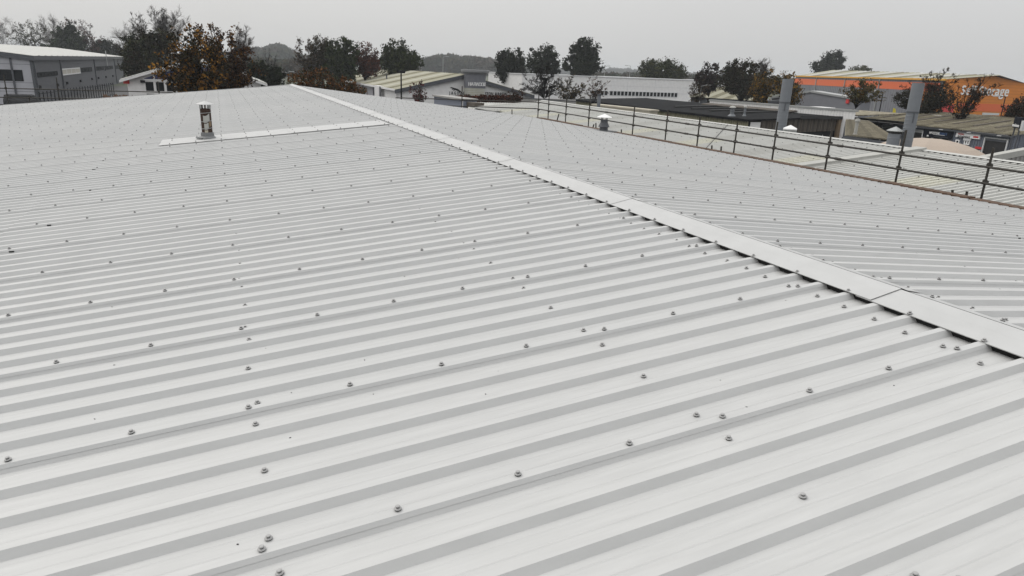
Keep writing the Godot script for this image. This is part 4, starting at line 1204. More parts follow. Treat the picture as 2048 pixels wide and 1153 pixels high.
func right_front():
	# domed beige canopy
	var p := pt_d(1862, 277, 41)
	var t := thing("canopy_tent", "beige fabric dome of a canopy tent behind the white workshop ridge", "tent", flat(p))
	var R := 2.95
	var prof := []
	for k in 9:
		var u := k / 8.0
		prof.append(Vector2(R * sin(u * PI / 2 * 0.98), p.y - 1.25 * (1.0 - cos(u * PI / 2))))
	var n := 8
	for i in n:
		var s := st0()
		var a0 := TAU * (i + 0.3) / n
		var a1 := TAU * (i + 1.3) / n
		for k in prof.size() - 1:
			for j in 4:
				var b0 := lerpf(a0, a1, j / 4.0)
				var b1 := lerpf(a0, a1, (j + 1) / 4.0)
				var g := func(pr: Vector2, ang: float, f: float) -> Vector3:
					var p0 := Vector3(cos(a0) * pr.x, pr.y, sin(a0) * pr.x)
					var p1 := Vector3(cos(a1) * pr.x, pr.y, sin(a1) * pr.x)
					return p0.lerp(p1, f) - Vector3(0, 0.07 * sin(f * PI) * pr.x / R, 0)
				quad(s, g.call(prof[k], b0, j / 4.0), g.call(prof[k], b1, (j + 1) / 4.0), g.call(prof[k + 1], b1, (j + 1) / 4.0), g.call(prof[k + 1], b0, j / 4.0))
		part(t, "fabric_panel", fin(s), M.tent)
	for i in n:
		var a := TAU * (i + 0.3) / n
		part(t, "leg", tube_mesh(Vector3(cos(a) * R * 0.97, 0, sin(a) * R * 0.97), Vector3(cos(a) * R * 0.97, p.y - 1.22, sin(a) * R * 0.97), 0.04, 0.04, 8), M.galv)
	van("white van with dark side glass parked in front of the open garage bay", flat(pt_d(1968, 300, 56)), -0.9, M.white_clean, 4.6, 2.0, 1.9, 0.8)
	van("dark hatchback parked below the white shop signs", flat(pt_d(1934, 297, 60)), -0.7, M.paintblack, 4.2, 1.55, 1.75, 1.0, "parked_car", "car")
	# low roof with ribbed grey upstand
	var z := pt_d(2000, 320, 31).z
	var a := pt_z(1955, 322, z)
	var b := pt_z(2120, 290, z)
	var w := thing("ribbed_upstand", "grey ribbed gable upstand behind the near end of the white workshop roof", "building", flat(a), "", Basis.IDENTITY)
	var l := b.x - a.x
	ribs("cladding", w, 0, l, 0, a.y, 0, 0.25, 0.04, M.fence_grey, b.y)
	part(w, "verge", prism_mesh([Vector3(-0.05, a.y - 0.12, 0.09), Vector3(-0.05, a.y + 0.1, 0.09), Vector3(l, b.y + 0.1, 0.09), Vector3(l, b.y - 0.12, 0.09)], Vector3(0, 0, -0.3)), M.old_grey)
	part(w, "roof", prism_mesh([Vector3(0, a.y, -0.22), Vector3(l, b.y, -0.22), Vector3(l, b.y - 0.9, -2.5), Vector3(0, a.y - 0.9, -2.5)], Vector3(0, -0.1, 0)), M.moss_roof)
	# box with navy sign
	var q := pt_d(2034, 246, 78)
	t = thing("navy_sign_box", "navy box sign with white lettering standing beyond the garage roof end", "sign", flat(q), "", wall_frame(pt_d(2020, 246, 79), pt_d(2046, 248, 76)).basis)
	lbox(t, "box", -0.75, 0.75, q.y - 0.45, q.y + 0.5, -0.3, 0.0, M.navy)
	text(t, "lettering", "maximum", 0.24, M.white_clean, Vector3(0, q.y - 0.22, 0.02), 0.03, 1.0, true)
	for x in [-0.6, 0.6]: lbox(t, "post", x - 0.05, x + 0.05, 0, q.y - 0.45, -0.2, -0.1, M.slate)
	lbox(t, "white_panel", 0.78, 1.3, q.y - 0.6, q.y + 0.25, -0.3, -0.1, M.off_white)

func storage():
	var a := pt_d(1592, 153, 235)
	var b := pt_d(1893, 161, 170)
	var w := thing("storage_building", "large grey and orange self storage warehouse with red-orange bands", "warehouse", flat(a), "", wall_frame(a, b).basis)
	var L := flat(a).distance_to(flat(b))
	var e := b.y
	var inv := w.transform.affine_inverse()
	ribs("grey_cladding", w, 0, L * 0.9, 0, e - 2.2, 0, 1.0, 0.08, M.clad_grey)
	ribs("top_cladding", w, 0, L * 0.9, e - 0.55, e, 0, 1.0, 0.08, M.clad_grey)
	lbox(w, "red_band", 0, L * 0.98, e - 2.2, e - 0.55, 0.0, 0.1, M.red_band)
	lbox(w, "orange_return", L * 0.9, L, 0, e - 2.3, 0.0, 0.1, M.orange)
	for k in 3: lbox(w, "downpipe", L * (0.2 + 0.23 * k), L * (0.2 + 0.23 * k) + 0.25, 0, e, 0.1, 0.3, M.galv)
	lbox(w, "gutter", -0.2, L + 0.2, e - 0.05, e + 0.3, 0.02, 0.4, M.amber)
	# gable front
	var pk := pt_d(2000, 153, 176)
	var rg := pt_d(2062, 172, 184)
	var g0 := flat(b)
	var gw := g0.distance_to(flat(rg))
	var back_l := flat(rg) + (flat(a) - flat(b))
	part(w, "body", prism_mesh([inv * flat(a) + Vector3(0.1, 0, -0.03), inv * (flat(b) + (flat(rg) - flat(b)) * 0.02) + Vector3(-0.6, 0, -0.03), inv * (flat(rg)) + Vector3(-0.6, 0, 0), inv * back_l], Vector3(0, e - 0.15, 0)), M.clad_grey)
	var xf := inv * wall_frame(g0, rg)
	var g := MeshInstance3D.new()
	g.name = "orange_front"
	w.add_child(g)
	g.transform = xf
	var pu := (flat(pk) - g0).dot(flat(rg - b).normalized())
	g.mesh = prism_mesh([Vector3(0, 0, 0.12), Vector3(0, e + 0.2, 0.12), Vector3(pu, pk.y + 0.1, 0.12), Vector3(gw, rg.y + 0.2, 0.12), Vector3(gw, 0, 0.12)], Vector3(0, 0, -0.4))
	g.material_override = M.orange
	for k in 18:
		var h := 0.9 + 0.62 * k
		if h > e: continue
		part(g, "plank_joint", box_mesh(Vector3(gw / 2, h, 0.13), Vector3(gw - 0.1, 0.05, 0.03)), M.orange_d)
	var by := 4.25
	part(g, "red_stripe", box_mesh(Vector3(gw * 0.6, by, 0.15), Vector3(gw * 0.8, 1.5, 0.07)), M.red_band)
	var lx := 0.0
	# lettering
	var W := w.transform * xf
	var r := ray(1986, 182)
	var hit := Vector3(0, HC, 0) + r * ((W.origin - Vector3(0, HC, 0)).dot(W.basis.z) / r.dot(W.basis.z))
	var lc := W.affine_inverse() * hit
	text(g, "lettering", "Self Storage", 1.75, M.white_clean, Vector3(lc.x - 1.9, lc.y - 0.1, 0.22), 0.12, 0.82, true)
	part(g, "red_panel", box_mesh(Vector3(1.6, e - 5.4, 0.16), Vector3(3.0, 1.6, 0.08)), M.red)
	part(g, "entrance", box_mesh(Vector3(gw * 0.66, 1.35, 0.14), Vector3(gw * 0.42, 2.5, 0.06)), M.dark)
	for k in 3: part(g, "door_pane", box_mesh(Vector3(gw * (0.55 + 0.1 * k), 1.2, 0.18), Vector3(gw * 0.08, 2.0, 0.03)), M.glass)
	part(g, "entrance_sign", box_mesh(Vector3(gw * 0.6, 3.0, 0.17), Vector3(gw * 0.2, 0.45, 0.08)), M.off_white)
	# roof
	var back := w.transform.basis.z * -1.0
	var r0 := flat(pk, pk.y)
	r0.y += 0.2
	var ra := r0 + (flat(a) - flat(b)) + Vector3(0, 0.9, 0)
	roof_sheets(w, "roof_panel", flat(a, e + 0.25), flat(b, e + 0.25), r0, ra, 16, 2, 0.1, [M.cream_roof, M.off_roof, M.cream_b])
	roof_sheets(w, "roof_panel", flat(rg, rg.y + 0.2) + (flat(a) - flat(b)), flat(rg, rg.y + 0.2), r0, ra, 16, 1, 0.1, [M.off_roof])
	# grey gabled unit in front of it
	var c := pt_d(1600, 188, 132)
	var d := pt_d(1722, 202, 120)
	var v := thing("grey_gabled_unit", "plain mid-grey gabled unit in front of the storage warehouse", "building", flat(c), "", wall_frame(c, d).basis)
	var l := flat(c).distance_to(flat(d))
	var cp := on_wall(v, 1623, 185)
	part(v, "wall", prism_mesh([Vector3(-8, 0, 0), Vector3(-8, c.y - 1.2, 0), Vector3(cp.x, cp.y, 0), Vector3(l, d.y, 0), Vector3(l, 0, 0)], Vector3(0, 0, -1.8)), M.clad_grey)
	part(v, "verge", prism_mesh([Vector3(cp.x, cp.y + 0.01, 0.2), Vector3(cp.x, cp.y + 0.3, 0.2), Vector3(l + 0.2, d.y + 0.3, 0.2), Vector3(l + 0.2, d.y + 0.01, 0.2)], Vector3(0, 0, -2.0)), M.galv)
	part(v, "verge", prism_mesh([Vector3(-8.2, c.y - 1.19, 0.2), Vector3(-8.2, c.y - 0.9, 0.2), Vector3(cp.x - 0.01, cp.y + 0.3, 0.2), Vector3(cp.x - 0.01, cp.y + 0.01, 0.2)], Vector3(0, 0, -2.0)), M.galv)
	var al := on_wall(v, 1697, 203)
	lbox(v, "alarm_box", al.x - 0.3, al.x + 0.3, al.y - 0.3, al.y + 0.3, 0.003, 0.2, M.red)
	# white fascia with the blue oval
	c = pt_d(1655, 219, 100)
	d = pt_d(1713, 222, 96)
	v = thing("white_fascia", "white showroom fascia carrying a blue oval badge", "sign", flat(c), "", wall_frame(c, d).basis)
	l = flat(c).distance_to(flat(d))
	lbox(v, "board", 0, l, c.y - 0.8, c.y, -0.4, 0, M.white_clean)
	for k in 3: lbox(v, "post", l * (0.05 + 0.44 * k) - 0.1, l * (0.05 + 0.44 * k) + 0.1, 0, c.y - 0.8, -0.3, -0.1, M.off_white)
	var ov := part(v, "oval_badge", tube_mesh(Vector3(0, 0, 0), Vector3(0, 0, 0.08), 0.5, 0.5, 24), M.fordblue, Transform3D(Basis.IDENTITY.scaled(Vector3(1.5, 0.85, 1)), Vector3(l * 0.76, c.y - 0.35, 0.005)))
	var tx := text(v, "lettering", "Ford", 0.36, M.white_clean, Vector3(l * 0.76, c.y - 0.49, 0.1), 0.03, 1.2, true, true)
	# blue box trailer
	c = pt_d(1621, 213, 104)
	v = thing("box_trailer", "white and navy box trailer parked by the plain grey unit", "trailer", flat(c), "", wall_frame(pt_d(1615, 213, 104), pt_d(1650, 215, 102)).basis)
	lbox(v, "box", 0, 2.3, 0.7, c.y - 0.25, -2, 0, M.navy)
	lbox(v, "roof", -0.05, 2.35, c.y - 0.248, c.y, -2.05, 0.05, M.white_clean)
	for x in [0.5, 1.8]: part(v, "wheel", tube_mesh(Vector3(x, 0.4, -0.2), Vector3(x, 0.4, 0.02), 0.4, 0.4, 14), M.tyre)
	van("white van nosing out below the blue oval fascia", flat(pt_d(1722, 238, 86)), -1.2, M.white_clean, 5.0, 2.2, 2.0, 0.9)
	# yellow flags and a lamp-lit taxi roof of amber
	for q in [[1787, 216, 1790, 233, "yellow feather flag in front of the grey storage wall"], [1869, 223, 1872, 232, "small yellow feather flag under the bare tree"]]:
		var p := pt_d(q[0], q[1], 104)
		var bot := pt_d(q[2], q[3], 104)
		var t := thing("feather_flag", q[4], "flag", flat(p), "feather flags", wall_frame(p, p + Vector3(1, 0, 0.4)).basis)
		part(t, "pole", tube_mesh(Vector3(0, 0, 0), Vector3(0, p.y, 0), 0.03, 0.03, 6), M.galv)
		part(t, "banner", prism_mesh([Vector3(0.03, bot.y, 0), Vector3(0.03, p.y, 0), Vector3(0.3, p.y - 0.1, 0), Vector3(0.45, p.y - 0.5, 0), Vector3(0.4, bot.y, 0)], Vector3(0, 0, 0.02)), M.yellow)
	var ta := thing("amber_beacon_car", "amber roofed car showing just above the mossy garage roof", "car", flat(pt_d(1757, 233, 92)), "", Basis(Vector3.UP, 0.4))
	part(ta, "body", prism_mesh([Vector3(-2.1, 0.3, 0.85), Vector3(-2.1, 0.9, 0.85), Vector3(-1.2, 1.0, 0.85), Vector3(1.7, 1.0, 0.85), Vector3(2.1, 0.8, 0.85), Vector3(2.1, 0.3, 0.85)], Vector3(0, 0, -1.7)), M.amber)
	part(ta, "cabin", prism_mesh([Vector3(-1.6, 1.0, 0.75), Vector3(-1.2, 1.5, 0.7), Vector3(0.6, 1.5, 0.7), Vector3(1.3, 1.0, 0.75)], Vector3(0, 0, -1.5)), M.amber)
	for x in [-1.3, 1.3]:
		for z in [-0.8, 0.65]: part(ta, "wheel", tube_mesh(Vector3(x, 0.32, z), Vector3(x, 0.32, z + 0.2), 0.32, 0.32, 14), M.tyre)

func lamps():
	for q in [[802, 146, 803, 178, 66, 0, "black square-headed lamp post in front of the cream showroom roof", 0.09], [842, 116, 842, 140, 190, 1, "tall thin street lamp beyond the showroom roof by the oak", 0.1], [886, 114, 886, 152, 190, 1, "tall thin street lamp in front of the wooded hill", 0.1], [1261, 132, 1261, 156, 210, -1, "street lamp with arm above the white office roof", 0.1], [1210, 133, 1210, 156, 215, 1, "street lamp just right of the tallest dark tree", 0.1], [1767, 184, 1756, 232, 98, -1, "dark lamp post beside the round-crowned street tree", 0.08], [2012, 194, 2004, 240, 108, -1, "dark lamp post in front of the orange storage wall", 0.08], [563, 142, 565, 172, 120, -1, "pale lamp post by the low brown hedge", 0.08], [569, 145, 570, 172, 122, 1, "slim pale pole with no lamp head near the brown hedge", 0.06], [1403, 172, 1402, 200, 120, 1, "dark lamp post at the end of the white office", 0.07]]:
		var p := pt_d(q[0], q[1], q[4])
		var t := thing("street_lamp", q[6], "street lamp", flat(p), "street lamps")
		var k: float = q[7]
		var m: Material = M.galv if q[4] >= 120 else M.dark
		part(t, "pole", tube_mesh(Vector3.ZERO, Vector3(0, p.y, 0), k, k * 0.7, 8), m)
		var d: float = q[5]
		if d == 0: part(t, "lamp_head", lathe_mesh([Vector2(0, p.y + 0.2), Vector2(0.42, p.y + 0.15), Vector2(0.36, p.y - 0.02), Vector2(0, p.y - 0.02)], 8), m)
		else:
			part(t, "arm", tube_mesh(Vector3(0, p.y - 0.03, 0), rt * 0.9 * d + Vector3(0, p.y + 0.12, 0), k * 0.6, k * 0.5, 6), m)
			part(t, "lamp_head", box_mesh(rt * 1.15 * d + Vector3(0, p.y + 0.12, 0), Vector3(0.7, 0.14, 0.5)), M.off_white if q[4] < 120 else m)

# ---------------------------------------------------------------- trees
var tv := PackedVector3Array()
var tn := PackedVector3Array()
var tc_ := PackedColorArray()
var bv := PackedVector3Array()
var bn := PackedVector3Array()
func limb(a: Vector3, b: Vector3, ra: float, rb: float, n: int):
	var d := (b - a).normalized()
	var x := d.cross(Vector3.UP if absf(d.y) < 0.95 else Vector3.RIGHT).normalized()
	var y := d.cross(x)
	for i in n:
		var t0 := TAU * i / n
		var t1 := TAU * (i + 1) / n
		var u0 := x * cos(t0) + y * sin(t0)
		var u1 := x * cos(t1) + y * sin(t1)
		for v in [[a + u0 * ra, u0], [a + u1 * ra, u1], [b + u1 * rb, u1], [a + u0 * ra, u0], [b + u1 * rb, u1], [b + u0 * rb, u0]]:
			bv.append(v[0])
			bn.append(v[1])
func leaf(p: Vector3, s: float, col: Color):
	var a := Vector3(rng.randf_range(-1, 1), rng.randf_range(-1, 1), rng.randf_range(-1, 1)).normalized()
	var b := a.cross(Vector3(rng.randf_range(-1, 1), rng.randf_range(-1, 1), rng.randf_range(-1, 1))).normalized()
	var n := a.cross(b)
	var h := s * rng.randf_range(0.55, 1.2)
	a *= h
	b *= h * 0.62
	for v in [p - a, p + b, p + a, p - a, p + a, p - b]:
		tv.append(v)
		tn.append(n)
		tc_.append(col)
func tri_mesh(v: PackedVector3Array, n: PackedVector3Array, c: PackedColorArray) -> ArrayMesh:
	var arr := []
	arr.resize(Mesh.ARRAY_MAX)
	arr[Mesh.ARRAY_VERTEX] = v
	arr[Mesh.ARRAY_NORMAL] = n
	if c.size(): arr[Mesh.ARRAY_COLOR] = c
	var m := ArrayMesh.new()
	m.add_surface_from_arrays(Mesh.PRIMITIVE_TRIANGLES, arr)
	return m
func sway(v: Vector3, k: float) -> Vector3:
	return v + Vector3(rng.randf_range(-k, k), rng.randf_range(-k, k), rng.randf_range(-k, k))
# lobes: [px, py, rx, ry] in pixels, at distance d; pal: leaf colours; k: options
func tree(n: String, label: String, d: float, foot: float, lobes: Array, pal: Array, k: Dictionary):
	var base := flat(pt_d(foot, 150, d))
	tv = PackedVector3Array(); tn = PackedVector3Array(); tc_ = PackedColorArray()
	bv = PackedVector3Array(); bn = PackedVector3Array()
	var t := thing(n, label, "hedge" if n.contains("hedge") else ("shrub" if n.contains("shrub") else "tree"), base, k.get("group", ""))
	var r0: float = k.get("trunk", 0.3)
	var nl: int = k.get("limbs", 10)
	var nb: int = k.get("branches", 6)
	var nt: int = k.get("twigs", 4)
	var nf: int = k.get("leaves", 6)
	var ls: float = k.get("leaf", 0.22)
	var tw: float = k.get("twig", 0.014)
	var stems: int = k.get("stems", 1)
	var spread: float = k.get("clump", 0.45)
	var ctr := Vector3.ZERO
	var low := 1e9
	var info := []
	for l in lobes:
		var c := pt_d(l[0], l[1], d) - base
		var rx := span(l[2], c + base)
		var ry := span(l[3], c + base)
		info.append([c, rx, ry])
		ctr += c / lobes.size()
		low = minf(low, c.y - ry)
	low = maxf(low, 0.3)
	var fork_y := maxf(low * k.get("fork", 0.8), 0.4)
	for sidx in stems:
		var off := Vector3(rng.randf_range(-1, 1), 0, rng.randf_range(-1, 1)) * (0.6 if stems > 1 else 0.0)
		limb(off * 0.4, Vector3(off.x, fork_y, off.z) + flat(ctr) * 0.12, r0 * (1.0 if stems == 1 else 0.7), r0 * (0.75 if stems == 1 else 0.5), 7)
	var fork := Vector3(0, fork_y, 0) + flat(ctr) * 0.12
	for L in info:
		var c: Vector3 = L[0]
		var rx: float = L[1]
		var ry: float = L[2]
		for i in nl:
			# limbs reach for the shell of the crown, evenly spread
			var gy := 1.0 - 2.0 * (i + 0.5) / nl
			var ga := i * 2.39996 + rng.randf() * 0.8
			var gr := sqrt(1.0 - gy * gy)
			var reach := rng.randf_range(0.6, 0.98)
			var tip := c + Vector3(cos(ga) * gr * rx, gy * ry, sin(ga) * gr * rx * k.get("deep", 0.9)) * reach
			var start := fork.lerp(Vector3(c.x * 0.5, maxf(c.y, fork_y), c.z * 0.5), rng.randf_range(0.0, 0.55))
			var ctl := start.lerp(tip, 0.45) + Vector3(0, (tip - start).length() * k.get("arch", 0.14), 0)
			ctl = sway(ctl, rx * 0.08)
			var lr := r0 * rng.randf_range(0.15, 0.27)
			var prev := start
			var pts := [start]
			for q in 5:
				var u := (q + 1) / 5.0
				var pos := start.lerp(ctl, u).lerp(ctl.lerp(tip, u), u)
				if k.get("gnarl", 0.0) > 0: pos = sway(pos, k.gnarl)
				limb(prev, pos, lr * (1.0 - 0.8 * (u - 0.2)), lr * (1.0 - 0.8 * u), 5)
				prev = pos
				pts.append(pos)
			for j in nb:
				var u := rng.randf_range(1.2, 5.0)
				var bs: Vector3 = pts[int(u)].lerp(pts[mini(int(u) + 1, 5)], u - int(u))
				var od := (bs - c)
				var dirv := Vector3(rng.randf_range(-1, 1), rng.randf_range(-0.5, 1), rng.randf_range(-1, 1)).normalized() * 0.8 + Vector3(od.x / rx, od.y / ry, od.z / rx) * 0.7 + Vector3(0, k.get("rise", 0.25), 0)
				var bl: float = minf(rx, ry) * rng.randf_range(0.2, 0.42) * k.get("reach", 1.0)
				var be: Vector3 = bs + dirv.normalized() * bl
				var rel := Vector3((be.x - c.x) / rx, (be.y - c.y) / ry, (be.z - c.z) / rx)
				if rel.length() > 1.05: be = c + (be - c) / rel.length() * rng.randf_range(0.95, 1.06)
				var bm := sway(bs.lerp(be, 0.5), bl * 0.1)
				limb(bs, bm, lr * 0.42, lr * 0.28, 4)
				limb(bm, be, lr * 0.28, tw * 1.5, 4)
				var shade: float = rng.randf_range(0.75, 1.2)
				var pc: Color = pal[rng.randi() % pal.size()] if pal.size() else Color.BLACK
				for m in nt:
					var us := rng.randf_range(0.3, 1.0)
					var ts := bs.lerp(be, us)
					var td := (Vector3(rng.randf_range(-1, 1), rng.randf_range(-0.6, 1), rng.randf_range(-1, 1)) + dirv.normalized() * 0.8 + Vector3(0, k.get("droop", 0.0), 0)).normalized()
					var tl: float = bl * rng.randf_range(0.35, 0.8) * k.get("twig_len", 1.0)
					var te: Vector3 = ts + td * tl
					if k.get("bare", false):
						var tm := sway(ts.lerp(te, 0.5), tl * 0.08)
						limb(ts, tm, tw * 1.2, tw, 3)
						limb(tm, te, tw, tw * 0.5, 3)
						for z in k.get("spurs", 0):
							var ss := ts.lerp(te, rng.randf_range(0.2, 0.9))
							limb(ss, sway(ss + td * tl * 0.4, tl * 0.3), tw * 0.7, tw * 0.4, 3)
					else:
						limb(ts, te, tw, tw * 0.5, 3)
					for z in nf:
						var lp := sway(ts.lerp(te, rng.randf_range(0.2, 1.1)), spread * ls * 2.2)
						var jc: float = shade * rng.randf_range(0.75, 1.25)
						var cc: Color = pc if rng.randf() < 0.7 else pal[rng.randi() % pal.size()]
						leaf(lp, ls, Color(cc.r * jc, cc.g * jc, cc.b * jc))
	var nz := FastNoiseLite.new()
	nz.seed = int(foot) + int(d)
	nz.frequency = 1.0
	for L in info:                                   # leaf sprays that fill the crown out to an uneven edge
		var c: Vector3 = L[0]
		var rx: float = L[1]
		var ry: float = L[2]
		for i in k.get("fill", 0):
			var dv := Vector3(rng.randf_range(-1, 1), rng.randf_range(-1, 1), rng.randf_range(-1, 1))
			if dv.length() > 1.0 or dv.length() < 0.3: continue
			var edge := 1.0 + 0.22 * nz.get_noise_3dv(dv.normalized() * 2.2)
			var pos := c + Vector3(dv.x * rx, dv.y * ry, dv.z * rx * k.get("deep", 0.9)) * edge
			if pos.y < 0.4 or nz.get_noise_3dv(pos * (3.2 / rx)) < k.get("gap", -0.04): continue
			var shade: float = rng.randf_range(0.75, 1.2)
			var pc: Color = pal[rng.randi() % pal.size()]
			for z in 11:
				var jc: float = shade * rng.randf_range(0.75, 1.25)
				var cc: Color = pc if rng.randf() < 0.7 else pal[rng.randi() % pal.size()]
				leaf(sway(pos, ls * 2.2), ls * 0.8, Color(cc.r * jc, cc.g * jc, cc.b * jc))
	var bark: Material = M[k.get("bark", "bark")]
	part(t, "trunk", tri_mesh(bv, bn, PackedColorArray()), bark)
	if tv.size(): part(t, "crown", tri_mesh(tv, tn, tc_), M.leaf)

func woods():
	var dk := [C(0.018, 0.026, 0.013), C(0.025, 0.034, 0.016), C(0.014, 0.02, 0.011)]
	var dk2 := [C(0.014, 0.018, 0.011), C(0.02, 0.024, 0.014)]
	var olive := [C(0.05, 0.055, 0.022), C(0.036, 0.042, 0.018), C(0.06, 0.05, 0.022)]
	var brown := [C(0.055, 0.034, 0.022), C(0.035, 0.026, 0.018), C(0.07, 0.04, 0.02)]
	var redb := [C(0.06, 0.024, 0.018), C(0.04, 0.02, 0.015), C(0.085, 0.032, 0.018)]
	var org := [C(0.23, 0.115, 0.022), C(0.12, 0.06, 0.016), C(0.035, 0.025, 0.012), C(0.022, 0.02, 0.011), C(0.026, 0.022, 0.012)]
	var rust := [C(0.13, 0.055, 0.016), C(0.085, 0.04, 0.015), C(0.05, 0.034, 0.016), C(0.04, 0.036, 0.016)]
	var gold := [C(0.20, 0.11, 0.018), C(0.10, 0.06, 0.016), C(0.045, 0.035, 0.014), C(0.03, 0.03, 0.013)]
	var bare := {"bare": true, "limbs": 16, "branches": 12, "twigs": 9, "leaves": 0, "spurs": 3, "twig": 0.014, "rise": 0.7, "arch": 0.05, "trunk": 0.32, "bark": "bark_grey", "reach": 1.2}
	var full := {"fill": 330, "limbs": 22, "branches": 9, "twigs": 5, "leaves": 7, "leaf": 0.26, "trunk": 0.4}
	# far left, behind the grey unit
	tree("bare_poplar", "bare grey poplar at the far left edge behind the grey unit", 285, 4, [[-5, 70, 34, 42]], [], bare)
	tree("sparse_tree", "thin olive leaved tree with upright branches behind the grey unit roof", 275, 62, [[62, 72, 38, 38]], olive, {"bare": true, "limbs": 16, "branches": 9, "twigs": 6, "leaves": 2, "leaf": 0.24, "trunk": 0.42, "rise": 0.5, "bark": "bark", "spurs": 1})
	tree("bare_poplar", "bare fan-shaped tree standing between the olive tree and the dark conifer", 290, 112, [[104, 60, 26, 30]], [], bare)
	full = full.duplicate()
	full["leaf"] = 0.42
	full["limbs"] = 26
	tree("dark_conifer", "dense dark evergreen with a pointed top behind the grey unit", 270, 138, [[138, 82, 28, 32], [128, 100, 36, 18]], dk, full)
	tree("reddish_tree", "reddish brown domed tree growing out from behind the dark evergreen", 275, 178, [[152, 58, 34, 24], [178, 82, 24, 32]], redb, {"bare": true, "limbs": 14, "branches": 9, "twigs": 6, "leaves": 2, "leaf": 0.22, "trunk": 0.4, "spurs": 1, "bark": "bark_dark"})
	tree("dark_shrub", "low dark rounded shrub tree beyond the right end of the grey unit roof", 280, 214, [[214, 100, 27, 19], [236, 118, 18, 20]], dk2, full)
	tree("bare_poplar", "wide bare grey tree at the left of the maple group", 160, 262, [[266, 82, 42, 34]], [], bare)
	tree("bare_poplar", "narrow bare poplar leaning above the wide bare grey tree", 168, 300, [[272, 42, 18, 28], [285, 66, 10, 22]], [], {"bare": true, "limbs": 10, "branches": 10, "twigs": 8, "leaves": 0, "spurs": 2, "twig": 0.018, "rise": 0.9, "arch": 0.02, "trunk": 0.3, "bark": "bark_grey", "reach": 1.2})
	tree("bare_poplar", "tall broad bare poplar rising highest above the maple group", 165, 335, [[318, 42, 20, 30], [348, 52, 32, 34]], [], bare)
	tree("dark_tree", "dark olive tree filling the gap beside the white gabled hall", 120, 282, [[285, 110, 40, 42], [270, 134, 24, 26], [318, 84, 26, 22]], [C(0.022, 0.026, 0.014), C(0.034, 0.034, 0.018), C(0.028, 0.022, 0.014)], {"fill": 330, "limbs": 18, "branches": 9, "twigs": 5, "leaves": 6, "leaf": 0.24, "trunk": 0.4, "bark": "bark_dark"})
	tree("orange_maple", "big maple with bright orange leaves in front of the white gabled hall", 62, 400, [[368, 88, 44, 32], [352, 140, 40, 36], [412, 120, 42, 44], [392, 160, 46, 26]], org, {"fill": 130, "gap": 0.1, "limbs": 14, "branches": 8, "twigs": 5, "leaves": 3, "leaf": 0.15, "trunk": 0.3, "bark": "bark_dark", "fork": 0.5, "twig": 0.012, "clump": 0.9})
	tree("brown_maple", "dark red-brown maple beside the orange one, leaves thinning at the top", 66, 452, [[412, 72, 34, 26], [462, 92, 44, 38], [488, 132, 34, 34], [452, 150, 34, 30]], [C(0.045, 0.024, 0.014), C(0.03, 0.018, 0.012), C(0.07, 0.032, 0.014), C(0.12, 0.06, 0.014)], {"limbs": 14, "branches": 9, "twigs": 5, "leaves": 3, "leaf": 0.12, "trunk": 0.28, "bark": "bark_dark", "fork": 0.5, "bare": true, "twig": 0.012, "clump": 0.8})
	tree("bare_poplar", "grey bare tree peeping out behind the brown maple", 150, 484, [[486, 82, 24, 26]], [], bare)
	for q in [[522, 112, 12, 18, "dead leafless tree nearest the brown maple before the hazy hills"], [536, 108, 9, 20, "tallest dead leafless tree, between two shorter dead ones"], [549, 118, 9, 15, "shortest dead leafless tree before the hazy hills, beside the birch"]]:
		tree("dead_tree", q[4], 170, q[0], [[q[0], q[1], q[2], q[3]]], [], {"bare": true, "limbs": 6, "branches": 4, "twigs": 3, "leaves": 0, "twig": 0.03, "rise": 0.8, "arch": 0.02, "trunk": 0.35, "bark": "bark", "group": "dead trees before the hills", "gnarl": 0.25})
	tree("dark_shrub", "dark thicket low between the brown maple and the showroom trees", 95, 530, [[520, 145, 26, 20], [548, 152, 22, 18], [530, 162, 26, 14]], dk2, {"fill": 330, "limbs": 14, "branches": 8, "twigs": 4, "leaves": 6, "leaf": 0.2, "trunk": 0.2, "bark": "bark_dark"})
	# showroom trees
	tree("bare_birch", "leafless birch at the left of the tall showroom trees", 135, 612, [[612, 112, 26, 34]], [C(0.06, 0.045, 0.02), C(0.045, 0.03, 0.018)], {"bare": true, "limbs": 14, "branches": 10, "twigs": 6, "leaves": 1, "leaf": 0.18, "spurs": 1, "twig": 0.016, "rise": 0.5, "trunk": 0.25, "bark": "bark_grey"})
	tree("brown_tree", "brown green tree between the birch and the willow", 138, 645, [[643, 98, 24, 26], [640, 128, 26, 24]], [C(0.05, 0.038, 0.02), C(0.035, 0.032, 0.016)], {"fill": 330, "limbs": 16, "branches": 9, "twigs": 5, "leaves": 5, "leaf": 0.22, "trunk": 0.35})
	tree("green_willow", "drooping dark green willow behind the mossy showroom roof", 132, 684, [[684, 100, 32, 24], [680, 128, 36, 30]], [C(0.03, 0.04, 0.016), C(0.02, 0.028, 0.013), C(0.04, 0.048, 0.02)], {"fill": 330, "limbs": 20, "branches": 9, "twigs": 6, "leaves": 8, "leaf": 0.2, "trunk": 0.4, "droop": -0.9, "twig_len": 1.6})
	tree("copper_tree", "copper red tree to the right of the willow, sky showing through", 135, 728, [[728, 114, 27, 30], [742, 132, 20, 20]], redb, {"fill": 330, "limbs": 14, "branches": 9, "twigs": 5, "leaves": 4, "leaf": 0.2, "trunk": 0.35, "bark": "bark_dark"})
